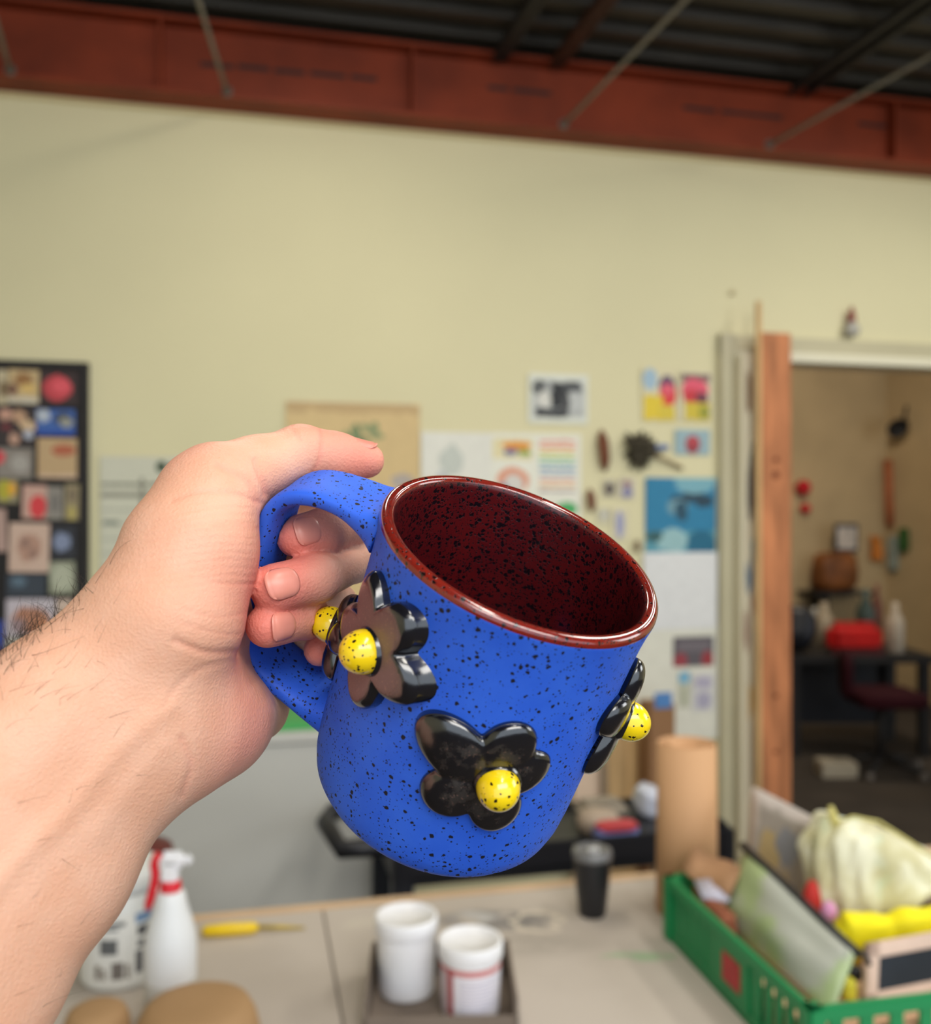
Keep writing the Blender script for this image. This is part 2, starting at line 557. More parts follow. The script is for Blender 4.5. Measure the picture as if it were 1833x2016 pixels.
# black pinboard
sa, za = on_wall(172, 716, .025)
sb, zb2 = on_wall(172, 1330, .025)
pb = empty('pinboard', WALL.p(sa - .24, 0, zb2), 'large black framed pinboard covered with photos and prints', 'pinboard')
box('board', WALL, sa - .48, sa, 0.0, 0.022, zb2, za, plain('black_felt', srgb(48, 46, 46), .85, .2, .1, 40), pb)
box('frame_edge', WALL, sa - .484, sa - .468, 0.0, 0.03, zb2, za, M_dark, pb, .002)
box('frame_edge', WALL, sa - .012, sa + .004, 0.0, 0.03, zb2, za, M_dark, pb, .002)
box('frame_edge', WALL, sa - .484, sa + .004, 0.0, 0.03, za - .012, za + .004, M_dark, pb, .002)
PG = 'prints pinned on the black pinboard'
def pr_(nm, *a, **k):
    return print_mat(nm, *a, **k)
prints = [
    (-6, 728, 14, 796, pr_('pr0', srgb(196, 182, 150), [('e', .2, .3, 1, .8, srgb(120, 100, 70))]), 'pale cropped photo at the pinboard top beside a tan collage'),
    (16, 727, 77, 795, pr_('pr1', srgb(196, 170, 126), [('e', .2, .1, .8, .5, srgb(150, 108, 62)), ('e', .4, .4, .9, .7, srgb(214, 180, 110)), ('e', .0, .4, .3, .8, srgb(120, 84, 66)), ('r', 0, .82, 1, 1, srgb(206, 196, 176))], wob=.12), 'tan and ochre collage print at the pinboard top'),
    (80, 731, 153, 797, pr_('pr2', srgb(52, 34, 34), [('e', .05, .1, .85, .9, srgb(190, 62, 70)), ('e', .3, .2, .8, .65, srgb(222, 84, 96))], wob=.09), 'photo of a red bloom on dark ground'),
    (-6, 801, 71, 880, pr_('pr3', srgb(50, 40, 40), [('e', .05, .05, .4, .35, srgb(196, 150, 130)), ('e', .4, .05, .75, .4, srgb(188, 150, 120)), ('e', .6, .3, 1, .6, srgb(206, 176, 140)), ('e', .1, .45, .4, .6, srgb(120, 40, 48)), ('e', .3, .65, .6, .95, srgb(190, 150, 130)), ('e', .68, .55, .95, .8, srgb(180, 184, 200))], wob=.1), 'collage of pinkish faces on dark ground'),
    (72, 805, 148, 858, pr_('pr4', srgb(58, 96, 168), [('e', .0, .0, .35, .5, srgb(180, 188, 200)), ('e', .45, .1, .9, .6, srgb(60, 66, 84)), ('e', .6, .3, .95, .7, srgb(150, 150, 140)), ('r', 0, .82, 1, 1, srgb(30, 70, 160))], wob=.1), 'blue landscape photo with a bright blue bottom'),
    (74, 862, 152, 942, pr_('pr5', srgb(190, 160, 120), [('e', .35, .15, .95, .45, srgb(176, 96, 66)), ('r', 0, .9, 1, 1, srgb(206, 176, 150))], wob=.05), 'tan drawing with a rusty red smudge'),
    (-6, 882, 64, 942, pr_('pr6', srgb(140, 132, 124), [('e', -.2, .1, .22, .55, srgb(220, 70, 80)), ('e', .4, .2, .9, .8, srgb(168, 162, 156))], wob=.08), 'grey photo with a red patch at its edge'),
    (-6, 944, 36, 990, pr_('pr7', srgb(150, 140, 110), [('e', .0, .0, .7, .9, srgb(176, 168, 50)), ('e', .5, .1, .9, .7, srgb(226, 166, 50))], wob=.1), 'small photo of a yellow flower'),
    (44, 955, 92, 1021, pr_('pr8', srgb(200, 160, 146), [('e', .3, .3, 1.0, .98, srgb(214, 60, 66))], wob=.08), 'pink print with a red figure'),
    (93, 958, 124, 1023, pr_('pr9', srgb(142, 136, 128), [('e', .2, .2, .8, .8, srgb(118, 112, 108))]), 'narrow plain grey print beside the red figure'),
    (128, 953, 156, 1024, pr_('pr10', srgb(150, 136, 104), [('e', .2, .1, .8, .5, srgb(120, 104, 84)), ('e', .2, .6, .8, 1, srgb(176, 160, 90))]), 'narrow olive brown print at the board edge'),
    (18, 1030, 97, 1126, pr_('pr11', srgb(206, 176, 160), [('e', .2, .2, .8, .8, srgb(180, 140, 122)), ('e', .3, .3, .5, .5, srgb(140, 110, 100)), ('e', .5, .5, .7, .75, srgb(150, 116, 104))], wob=.1), 'square pinkish paper with a faint brown drawing'),
    (100, 1036, 149, 1098, pr_('pr12', srgb(42, 44, 54), [('e', .1, .2, .8, .8, srgb(128, 138, 168))], wob=.1), 'dark navy photo with a pale blue shape'),
    (97, 1106, 148, 1168, pr_('pr13', srgb(150, 152, 132), [('e', .1, .1, .9, .9, srgb(178, 180, 160))], wob=.1), 'pale greenish white print low on the pinboard'),
    (13, 1130, 90, 1174, pr_('pr14', srgb(52, 60, 72), [('e', .1, .1, .5, .6, srgb(88, 108, 126))], wob=.1), 'wide dark slate blue photo'),
    (12, 1180, 108, 1252, pr_('pr15', srgb(196, 186, 196), [('e', .1, .2, .9, .95, srgb(176, 122, 98)), ('e', .5, .5, .95, .95, srgb(206, 140, 104)), ('e', .1, .5, .4, .9, srgb(150, 126, 130))], wob=.12), 'lilac photo of a brownish hand shape'),
    (112, 1180, 142, 1236, pr_('pr16', srgb(206, 182, 168), []), 'small plain pinkish card beside the lilac photo'),
    (-8, 1002, 13, 1086, pr_('pr17', srgb(180, 150, 140), []), 'plain dusty pink print at the board side'),
    (-8, 1222, 9, 1284, pr_('pr18', srgb(48, 66, 150), []), 'deep blue strip print low on the pinboard'),
    (12, 1258, 66, 1320, pr_('pr19', srgb(206, 204, 190), []), 'plain off white sheet at the pinboard bottom'),
]
for i, (u0, v0, u1, v1, m, lab) in enumerate(prints):
    sheet('pinned_print', u0, v0, u1, v1, m, lab, 'print', PG, off=0.023 + 0.0015 * (i % 3), th=.001, rot=random.uniform(-.03, .03), curl=.001)

# wall calendar sheet behind the wrist
sh = [('r', .0, .165, 1, .185, srgb(120, 118, 104)), ('r', .0, .225, 1, .255, srgb(140, 136, 122)), ('r', .33, .13, .36, .36, srgb(130, 126, 112))]
for q in range(7):
    sh.append(('r', 0, .33 + q * .09, 1, .338 + q * .09, srgb(150, 150, 140)))
sh += [('r', .02, .40, .15, .43, srgb(130, 134, 124)), ('e', .46, .025, .56, .10, srgb(70, 84, 64)), ('e', .56, .035, .75, .09, srgb(96, 100, 88)), ('e', .8, .03, .96, .09, srgb(96, 100, 88))]
sheet('paper_calendar', 198, 898, 430, 1210, print_mat('calendar_print', srgb(204, 202, 184), sh, .006, 30), 'ruled paper calendar hanging beside the black pinboard', 'calendar')

# kraft poster with a plant drawing
sheet('kraft_poster', 563, 790, 826, 1200, print_mat('kraft_print', srgb(212, 184, 132), [
    ('e', .40, .14, .50, .21, srgb(130, 140, 96)), ('e', .48, .10, .56, .22, srgb(120, 134, 92)), ('e', .56, .09, .70, .14, srgb(140, 148, 104)), ('e', .50, .16, .62, .23, srgb(112, 126, 86)),
    ('e', .62, .13, .72, .18, srgb(140, 148, 104)), ('e', .78, .34, .96, .42, srgb(176, 164, 156)), ('r', 0, .0, 1, .045, srgb(192, 162, 116))], .04, 14), 'kraft paper poster with a green plant drawing', 'poster')
sheet('white_paper_sheet', 829, 850, 968, 1130, print_mat('white_sheet', srgb(226, 224, 214), [('e', .25, .10, .6, .30, srgb(196, 200, 192)), ('e', .2, .28, .4, .38, srgb(190, 192, 196))], .05), 'large white sheet with faint marks beside the kraft poster', 'paper')
lines = []
cl = [srgb(226, 150, 132), srgb(232, 150, 110), srgb(222, 206, 110), srgb(160, 200, 130), srgb(140, 186, 186), srgb(130, 160, 190), srgb(176, 186, 200), srgb(226, 170, 150), srgb(232, 190, 140), srgb(176, 160, 160)]
for q, c in enumerate(cl):
    lines.append(('r', .53, .05 + q * .042, .94, .072 + q * .042, c))
sheet('drawing_poster', 966, 852, 1143, 1110, print_mat('drawing_poster_print', srgb(230, 228, 214), lines + [
    ('r', .02, .04, .46, .20, srgb(226, 214, 170)), ('e', .12, .06, .44, .13, srgb(226, 150, 60)), ('e', .14, .12, .30, .17, srgb(90, 96, 150)), ('e', .3, .12, .44, .17, srgb(130, 160, 70)),
    ('e', .06, .26, .42, .46, srgb(222, 150, 120)), ('e', .14, .31, .36, .46, srgb(214, 208, 200)), ('e', .06, .38, .2, .5, srgb(140, 136, 170)),
    ('e', .72, .52, .96, .63, srgb(70, 168, 96))], .02, 20), 'white poster of small rainbow coloured drawings and text lines', 'poster')
sheet('photo_print', 1040, 735, 1157, 835, print_mat('mono_photo', srgb(222, 224, 212), [
    ('r', .07, .12, .93, .88, srgb(176, 178, 176)), ('e', .06, .12, .3, .45, srgb(90, 92, 92)), ('r', .38, .16, .66, .68, srgb(34, 36, 40)), ('e', .60, .12, .9, .4, srgb(80, 82, 84)),
    ('e', .15, .35, .38, .68, srgb(214, 212, 204)), ('r', .12, .70, .62, .87, srgb(48, 50, 54)), ('e', .66, .35, .9, .75, srgb(190, 192, 190)), ('r', .56, .42, .68, .85, srgb(70, 70, 72))], .05, 8), 'black and white photo print with a white border', 'photo')
sheet('small_print', 1263, 724, 1331, 830, print_mat('yr_print_a', srgb(216, 206, 170), [
    ('e', .02, .0, .45, .42, srgb(160, 186, 204)), ('e', .5, .12, .98, .5, srgb(92, 66, 100)), ('e', .5, .3, 1.0, .72, srgb(216, 52, 54)), ('e', .55, .28, .95, .5, srgb(224, 90, 110)), ('r', .05, .52, .62, .98, srgb(224, 196, 50)), ('r', .5, .7, .95, .98, srgb(214, 190, 60))], .06, 8), 'yellow and red print with a pale blue corner', 'print', 'pair of bright prints')
sheet('small_print', 1338, 732, 1400, 830, print_mat('yr_print_b', srgb(212, 204, 176), [
    ('r', .05, .04, .95, .2, srgb(122, 92, 92)), ('e', .05, .12, .9, .62, srgb(224, 86, 110)), ('e', .1, .35, .7, .66, srgb(200, 50, 60)), ('e', .5, .4, .9, .65, srgb(110, 50, 66)), ('r', .15, .62, .95, .98, srgb(206, 184, 56)), ('e', .6, .68, .95, .95, srgb(150, 150, 50))], .06, 8), 'yellow and pink print with dark upper band', 'print', 'pair of bright prints')
sheet('card_print', 1328, 845, 1397, 896, print_mat('blue_card', srgb(150, 176, 184), [('e', .3, .22, .72, .95, srgb(150, 52, 62)), ('e', .38, .3, .66, .6, srgb(190, 70, 80))], .05), 'small blue card with a dark red figure', 'card')
sheet('card_print', 1186, 944, 1213, 978, print_mat('mini_a', srgb(190, 182, 160), [('e', .15, .2, .85, .9, srgb(84, 74, 68))], .08), 'tiny card with a dark brown blot', 'card')
sheet('card_print', 1219, 942, 1249, 982, print_mat('mini_b', srgb(200, 192, 176), [('e', .2, .1, .8, .4, srgb(150, 110, 110)), ('e', .2, .4, .85, .95, srgb(128, 126, 160))], .08), 'tiny card with a lilac and pink figure', 'card')
sheet('card_print', 1204, 1000, 1236, 1062, print_mat('mini_c', srgb(214, 206, 178), [('e', .25, .1, .75, .95, srgb(150, 152, 186))], .06), 'cream slip with a pale blue oval', 'card')
sheet('card_print', 1176, 1000, 1200, 1030, print_mat('mini_d', srgb(206, 200, 174), [('e', .3, .2, .8, .7, srgb(180, 180, 176))], .06), 'tiny plain cream slip near the blue oval', 'card')
sheet('ocean_poster', 1270, 940, 1409, 1087, print_mat('ocean_print', srgb(38, 124, 164), [
    ('e', .4, -.15, 1.0, .22, srgb(120, 172, 186)), ('r', -.1, .72, 1.1, 1.05, srgb(86, 150, 168)), ('e', .15, .68, .6, 1.0, srgb(150, 188, 192)), ('e', .6, .7, 1.0, 1.1, srgb(24, 100, 130)),
    ('e', .35, .2, .92, .34, srgb(36, 66, 84)), ('e', .30, .28, .62, .5, srgb(110, 150, 164)), ('e', .42, .3, .6, .58, srgb(30, 74, 96)), ('e', .7, .26, .95, .4, srgb(28, 60, 78)), ('e', .0, .72, .25, .86, srgb(50, 92, 96))], .06, 9), 'teal ocean poster with a dark sea creature', 'poster')
sheet('white_paper_sheet', 1266, 1088, 1411, 1236, print_mat('bluish_sheet', srgb(222, 222, 222), [], .02), 'plain bluish white sheet under the ocean poster', 'paper', off=.0092)
sheet('white_board_panel', 1200, 1234, 1412, 1452, print_mat('board_panel', srgb(222, 220, 206), [], .02), 'pale board panel low on the wall below the white sheet', 'panel', off=.003, th=.006, curl=0)
sheet('card_print', 1325, 1254, 1404, 1310, print_mat('grey_card', srgb(92, 86, 92), [('e', .0, .55, .35, 1.1, srgb(150, 60, 70)), ('e', .7, .5, 1.0, 1.05, srgb(150, 54, 60)), ('r', .1, .15, .9, .5, srgb(112, 104, 110))], .05), 'dark grey card with red bottom corners', 'card', off=.0092)
sheet('card_print', 1362, 1326, 1405, 1398, print_mat('lilac_card', srgb(206, 204, 204), [('e', .1, .1, .9, .4, srgb(176, 170, 190)), ('e', .2, .5, .85, .95, srgb(170, 166, 186))], .08), 'white slip with a lilac drawing', 'card', off=.0092)
sheet('card_print', 1335, 1322, 1358, 1392, print_mat('blue_slip', srgb(196, 196, 176), [('e', .0, .0, 1.0, .35, srgb(120, 176, 206)), ('e', .2, .4, .8, .95, srgb(180, 182, 160))], .08), 'cream slip with a sky blue top', 'card', off=.0092)

# dried flower head, stem and leaves on the wall
M_dry = plain('dried_plant', srgb(70, 64, 52), .85, .2, .3, 60)
s, z = on_wall(1262, 886, .03)
df = empty('dried_flower', WALL.p(s, 0.0, z), 'dark spiky dried flower head taped to the wall', 'dried flower')
for q in range(46):
    th = random.uniform(0, 6.283)
    el = random.uniform(.0, 1.2)
    r = random.uniform(.07, .098)
    dv = WT * (math.cos(th) * math.cos(el)) + Vector((0, 0, 1)) * (math.sin(th) * math.cos(el)) + WN * (math.sin(el) * .6)
    c0 = WALL.p(s, .012, z)
    tube('petal', [c0, c0 + dv * r * .6, c0 + dv * r], [.010, .015, .004], M_dry, df, 5)
s2, z2 = on_wall(1345, 922, .02)
tube('stem', [WALL.p(s + .03, .015, z - .01), WALL.p((s + s2) / 2 + .02, .02, (z + z2) / 2), WALL.p(s2, .012, z2)], [.008, .008, .009], plain('dry_stem', srgb(168, 150, 116), .8), df)
s3, z3 = on_wall(1302, 880, .02)
bmb = bmesh.new()
for sg in (-1, 1):
    r = bmesh.ops.create_uvsphere(bmb, u_segments=12, v_segments=8, radius=1)
    for v in r['verts']:
        v.co = WALL.p(s3 + sg * .018 + v.co.x * .02, .014 + v.co.y * .008, z3 + v.co.z * .014)
bm_obj('blue_bow', bmb, plain('blue_ribbon', srgb(110, 130, 176), .6), df, True)

def leaf(u0, v0, u1, v1, w, col, label):
    a = on_wall(u0, v0, .01); b_ = on_wall(u1, v1, .01)
    A = WALL.p(a[0], .012, a[1]); B_ = WALL.p(b_[0], .012, b_[1])
    d = B_ - A
    side = d.cross(WN).normalized()
    V, Fc = [], []
    n = 9
    for i in range(n):
        t = i / (n - 1)
        ww = w * math.sin(math.pi * min(max(t, .04), .97)) ** .7 * (1 + .15 * math.sin(9 * t))
        c = A + d * t + WN * (.012 * math.sin(t * 3) + .004)
        V += [c - side * ww, c + WN * .006, c + side * ww, c - WN * .004]
        if i:
            k = 4 * i
            for e in range(4):
                Fc.append((k - 4 + e, k - 4 + (e + 1) % 4, k + (e + 1) % 4, k + e))
    Fc += [(3, 2, 1, 0), tuple(range(4 * n - 4, 4 * n))]
    return tag(obj('dried_leaf', V, Fc, plain('leaf_%d' % int(col[0] * 999), col, .7, .3, .25, 40), None, True), label, 'leaf', 'dried leaves on the wall')
leaf(1183, 846, 1190, 928, .026, srgb(120, 72, 50), 'long brown dried leaf taped near the flower head')
leaf(1160, 962, 1164, 1008, .018, srgb(124, 74, 56), 'short brown dried leaf taped beside the drawing poster')
leaf(1252, 1062, 1254, 1088, .014, srgb(140, 120, 100), 'tiny tan dried leaf beside the ocean poster')

# little ornament above the door and a nail
s, z = on_wall(1677, 640, .033)
orn = empty('wall_ornament', WALL.p(s, 0, z), 'little red and white ornament hung above the door frame', 'ornament')
fr = Frame(WALL.p(s, .033, z - .05), WT, WN)
lathe('body', fr, [(.004, 0), (.028, .006), (.034, .03), (.022, .055), (.014, .062)], plain('grey_white', srgb(176, 172, 164), .6), orn, 16)
lathe('cap', fr, [(.014, .06), (.018, .07), (.014, .1), (.006, .125), (.002, .13)], plain('dull_red', srgb(140, 70, 66), .6), orn, 16)
s, z = on_wall(1440, 577, .0)
tag(lathe('wall_nail', Frame(WALL.p(s, 0, z), WT, (0, 0, 1), WN), [(.004, 0), (.004, .012), (.011, .012), (.010, .016), (.003, .018)], plain('nail_paint', srgb(196, 180, 140), .5), None, 16), 'painted nail head in the wall above the bright prints', 'nail')

# ------------------------------------------------------------------ back room through the doorway
far_o = WALL.p(0, -3.55, 0)
FAR = Frame(far_o, WT, WN)
def on_far(u, v, off=0.0):
    xr = (u - CX) / FPX
    o_ = far_o + WN * off
    Y = (o_.y - 0.23 * o_.x) / (1 - 0.23 * xr)
    p = Vector((xr * Y, Y, EYE + (CY - v) / FPX * Y))
    return (p - o_).dot(WT), p.z
sc_, _ = on_far(1745, 900)
tag(box('wall_far', FAR, -1.0, sc_, -0.1, 0, 0, CEIL, M_farwall), kind='structure')
side = Frame(FAR.p(sc_, 0, 0), (WN + WT * 0.33), (WN + WT * 0.33).cross(Vector((0, 0, 1))))
tag(box('wall_side', side, 0, 3.3, -0.1, 0, 0, CEIL, M_farwall), kind='structure')
tag(box('wall_inner', Frame(WALL.p(0.3, -.12, 0), -WN, WT), 0, 3.5, -.1, 0, 0, CEIL, M_farwall), kind='structure')
d2 = empty('door_2', side.p(.5, 0, 0), kind='structure')
box('door_leaf', side, .55, 1.5, -.0, .03, 0, 2.05, plain('far_door', srgb(186, 178, 158), .6), d2, .004)
box('door_trim', side, .48, .55, -.0, .04, 0, 2.12, M_jamb, d2, .004)
lathe('door_knob', Frame(side.p(.62, .03, 1.0), side.x, (0, 0, 1), side.y), [(.012, 0), (.012, .03), (.03, .045), (.03, .06), (.01, .07)], M_dark, d2, 14)

def far_p(u, v, Y):
    return pt(u, v, Y)
# red paper lanterns
for (u, v, r, lab) in ((1582, 960, .064, 'larger upper red paper lantern on the back room wall'), (1586, 1001, .044, 'smaller lower red paper lantern on the back room wall')):
    s, z = on_far(u, v, r)
    lathe('paper_lantern', Frame(FAR.p(s, r * .97, z), WT, WN), [(r * .25, -r), (r * .7, -r * .75), (r * .98, -r * .2), (r * .98, r * .2), (r * .7, r * .75), (r * .25, r)], plain('lantern_red', srgb(200, 30, 40), .6, .3, .1, 20), None, 20)
    tag(bpy.context.scene.collection.objects[-1], lab, 'lantern', 'red lanterns')

# workbench with clutter
DY = 6.35
bz = pt(0, 1278, DY).z
xa, xb = pt(1520, 0, DY).x, pt(1800, 0, DY).x
wbk = empty('workbench', (xa, DY, 0), 'dark workbench against the back room wall', 'workbench')
box('bench_top', WORLD, xa, xb, DY - .3, DY + .3, bz - .05, bz, M_dark, wbk, .004)
for x in (xa + .03, xb - .09):
    for y in (DY - .28, DY + .22):
        box('leg', WORLD, x, x + .06, y, y + .06, 0, bz - .05, M_dark, wbk)
box('back_panel', WORLD, xa, xb, DY + .27, DY + .3, .1, bz - .05, M_black, wbk)
def bench_box(name, u0, u1, v0, v1, Y, col, label, cat, bev=.01, dep=.16):
    a = pt(u0, v1, Y); b_ = pt(u1, v0, Y)
    return tag(box(name, WORLD, a.x, b_.x, Y, Y + dep, max(a.z, bz), b_.z, plain(name + '_mat', col, .6, .3, .2, 15), None, bev, 3), label, cat)
cs = bench_box('red_case', 1636, 1744, 1228, 1290, DY - .25, srgb(196, 22, 18), 'bright red padded case on the dark workbench', 'case', .05, .16)
box('case_band', WORLD, pt(1640, 0, DY - .25).x, pt(1740, 0, DY - .25).x, DY - .254, DY - .2, bz, bz + .035, plain('dark_red', srgb(80, 10, 14), .6), cs)
# brown bag on a wall shelf with a picture on top
sa_, za_ = on_far(1600, 1165, .2); sb_, zb_ = on_far(1700, 1165, .2)
shf = tag(empty('wall_shelf', FAR.p(sa_, 0, za_)), 'small wall shelf carrying the brown bag in the back room', 'shelf')
box('shelf_board', FAR, sa_ - .02, sb_ + .04, 0, .3, za_ - .03, za_, M_dark, shf)
box('bracket', FAR, sa_ + .1, sa_ + .12, 0, .25, za_ - .15, za_ - .03, M_dark, shf)
def blob(name, fr, rx, ry, rz, mat, label=None, cat=None, parent=None, amp=.12, fq=3.0, seg=28, power=2.0, seed=0, group=None):
    """lumpy soft form: superellipsoid with layered waves"""
    V, Fc = [], []
    nu, nv = seg, seg // 2
    rs = random.Random(seed)
    ph = [(rs.uniform(-1, 1), rs.uniform(-1, 1), rs.uniform(-1, 1), rs.uniform(0, 6.28)) for _ in range(7)]
    def sg(x, e): return math.copysign(abs(x) ** e, x)
    e = 2.0 / power
    for j in range(nv + 1):
        la = -math.pi / 2 + math.pi * j / nv
        for i in range(nu):
            lo = 2 * math.pi * i / nu
            x, y, z = sg(math.cos(la), e) * sg(math.cos(lo), e), sg(math.cos(la), e) * sg(math.sin(lo), e), sg(math.sin(la), e)
            d = 1 + amp * sum(math.sin(fq * (1 + .5 * q) * (a * x + b_ * y + c * z) * 2 + p) / (1 + .5 * q) for q, (a, b_, c, p) in enumerate(ph)) * .5
            V.append(fr.p(rx * x * d, ry * y * d, rz * z * d))
    for j in range(nv):
        for i in range(nu):
            i2 = (i + 1) % nu
            Fc.append((j * nu + i, j * nu + i2, (j + 1) * nu + i2, (j + 1) * nu + i))
    return tag(obj(name, V, Fc, mat, parent, True), label, cat, group)
bagm = plain('brown_leather', srgb(132, 78, 34), .55, .4, .45, 4)
blob('brown_bag', Frame(FAR.p((sa_ + sb_) / 2, .15, za_ + .161), WT, WN), .175, .11, .16, bagm, 'brown leather bag on the small wall shelf', 'bag', amp=.06, power=4, seed=3)
sp_, zp_ = on_far(1666, 1058, .16)
pf = empty('picture_frame', FAR.p(sp_, .16, za_ + .31), 'small black framed picture standing on the brown bag', 'picture frame')
fr = Frame(FAR.p(sp_, .16, za_ + .322), (WT * .98 + WN * .2), None)
box('frame', fr, -.10, .10, -.012, .012, 0, .24, M_black, pf, .004)
box('picture', fr, -.08, .08, -.016, -.011, .03, .21, plain('pale_print', srgb(196, 186, 176), .6, .3, .3, 12), pf)
def bottle_on_bench(u, v0, w, Y, col, label, name='bench_bottle'):
    p0 = pt(u, v0, Y)
    h = p0.z - bz
    r = w / FPX * Y / 2
    return tag(lathe(name, Frame((p0.x, Y, bz), (1, 0, 0)), [(r * .9, 0), (r, .01), (r, h * .6), (r * .8, h * .7), (r * .4, h * .82), (r * .4, h), (r * .3, h)], plain('bt%d' % u, col, .4, .4, .1, 20), None, 20), label, 'bottle', 'bottles on the workbench')
bottle_on_bench(1704, 1160, 36, 6.42, srgb(60, 76, 70), 'dark green bottle behind the red case')
bottle_on_bench(1762, 1186, 34, 6.2, srgb(196, 182, 162), 'cream bottle at the end of the red case')
bottle_on_bench(1726, 1150, 24, 6.58, srgb(110, 62, 46), 'slim brown bottle behind the red case')
bottle_on_bench(1622, 1186, 36, 6.45, srgb(176, 160, 134), 'squat tan bottle beside the red case')
bottle_on_bench(1604, 1196, 22, 6.55, srgb(186, 182, 172), 'small grey bottle near the post on the workbench')
blob('black_bag', Frame((pt(1568, 0, 6.25).x, 6.25, bz + .157), (1, 0, 0)), .13, .12, .15, M_black, 'black bag slumped on the workbench beside the post', 'bag', amp=.12, seed=5)
# hanging cloths and a stick by the corner
def hang(u0, v0, u1, v1, col, name, label, cat):
    sA, zA = on_far(u0, v0, .05); sB, zB = on_far(u1, v1, .05)
    V, Fc = [], []
    n = 8
    for sd in (0, 1):
        for j in range(n + 1):
            for i in range(n + 1):
                V.append(FAR.p(sA + (sB - sA) * i / n, .04 + .02 * math.sin(i * 2.2 + j * .3) + sd * -.012, zA + (zB - zA) * j / n + .01 * math.sin(i)))
    N = (n + 1) ** 2
    for j in range(n):
        for i in range(n):
            a = j * (n + 1) + i
            Fc += [(a, a + n + 1, a + n + 2, a + 1), (N + a, N + a + 1, N + a + n + 2, N + a + n + 1)]
    return tag(obj(name, V, Fc, plain(name + str(u0), col, .8, .2, .2, 20), None, True), label, cat)
hang(1716, 1056, 1738, 1104, srgb(206, 128, 56), 'hanging_cloth', 'orange cloth hanging in the back room corner', 'cloth')
sx0, sz0 = 0, 0
def side_hit(u, v, off=.03):
    d = Vector(((u - CX) / FPX, 1, (CY - v) / FPX)); o_ = Vector((0, 0, EYE))
    pl = side.o + side.y * off
    t = (pl - o_).dot(side.y) / d.dot(side.y)
    return o_ + d * t
for (u0, v0, u1, v1, col, nm, lab, cat) in ((1749, 1056, 1766, 1124, srgb(150, 160, 150), 'hanging_cloth', 'grey green cloth hanging beside the orange cloth', 'cloth'),
                                           (1771, 1040, 1788, 1086, srgb(62, 100, 52), 'hanging_cloth', 'dark green cloth hanging near the back room door', 'cloth')):
    A = side_hit(u0, v1); B2 = side_hit(u1, v0)
    c_ = (A + B2) / 2
    f2 = Frame(c_, side.x, side.y)
    wd = abs((B2 - A).dot(side.x)) / 2
    blob(nm, f2, wd, .03, (B2.z - A.z) / 2, plain(nm + str(u0), col, .8, .2, .2, 20), lab, cat, amp=.1, power=5, seed=u0)
A = side_hit(1748, 905, .034); B2 = side_hit(1752, 1035, .034)
tag(tube('wooden_stick', [A, (A + B2) / 2, B2], .035, plain('stick_wood', srgb(178, 104, 66), .6, .3, .2, 10), None, 10), 'short reddish wooden stick fixed in the back room corner', 'stick')
# clamp lamp by the far door
A = side_hit(1775, 838, .12)
cl_ = empty('clamp_lamp', A, 'dark clamp lamp beside the back room door', 'lamp')
lathe('lamp_shade', Frame(A, (1, 0, 0), None, (-.6, -.5, -.3)), [(.02, -.06), (.04, -.05), (.06, 0), (.09, .07), (.085, .07), (.05, 0)], M_dark, cl_, 20)
tube('arm', [A + Vector((.03, .03, .02)), A + Vector((.06, .06, .12)), side_hit(1785, 800, .0)], .012, M_dark, cl_, 8)
# office chair
CYD = 5.75
cc = pt(1722, 1372, CYD)
ch = empty('office_chair', (cc.x, CYD, 0), 'dark red office chair in front of the workbench', 'chair')
M_wine = plain('wine_fabric', srgb(50, 8, 18), .85, .2, .15, 40)
blob('seat', Frame((cc.x + .06, CYD, .46), (1, 0, 0)), .21, .21, .05, M_wine, None, None, ch, amp=.03, power=5)
blob('backrest', Frame((cc.x - .16, CYD + .05, .60), (.3, 1, 0)), .18, .035, .14, M_wine, None, None, ch, amp=.03, power=4)
tube('column', [(cc.x + .04, CYD, .42), (cc.x + .04, CYD, .25), (cc.x + .04, CYD, .08)], .025, M_dark, ch)
for q in range(5):
    t = q * 1.2566 + .3
    e = Vector((cc.x + .04 + .27 * math.cos(t), CYD + .27 * math.sin(t), .055))
    g = tube('leg', [(cc.x + .04, CYD, .1), e], [.022, .016], M_dark, ch)
    lathe('caster', Frame((e.x, e.y, .025), (0, 0, 1), None, (math.cos(t + 1.57), math.sin(t + 1.57), 0)), [(.01, -.018), (.025, -.016), (.025, .016), (.01, .018)], plain('caster_grey', srgb(120, 112, 104), .5), ch, 14)
tag(box('storage_box', WORLD, pt(1815, 0, 5.6).x, pt(1890, 0, 5.6).x, 5.1, 5.35, 0, .34, plain('tan_carton', srgb(140, 118, 96), .8), None, .006), 'tan storage box on the back room floor by the chair', 'box')
tag(box('storage_box', WORLD, pt(1620, 0, 5.6).x, pt(1690, 0, 5.6).x, 5.6, 5.75, 0, .09, plain('pale_carton', srgb(180, 168, 146), .8), None, .006), 'low pale box on the back room floor in front of the chair', 'box')

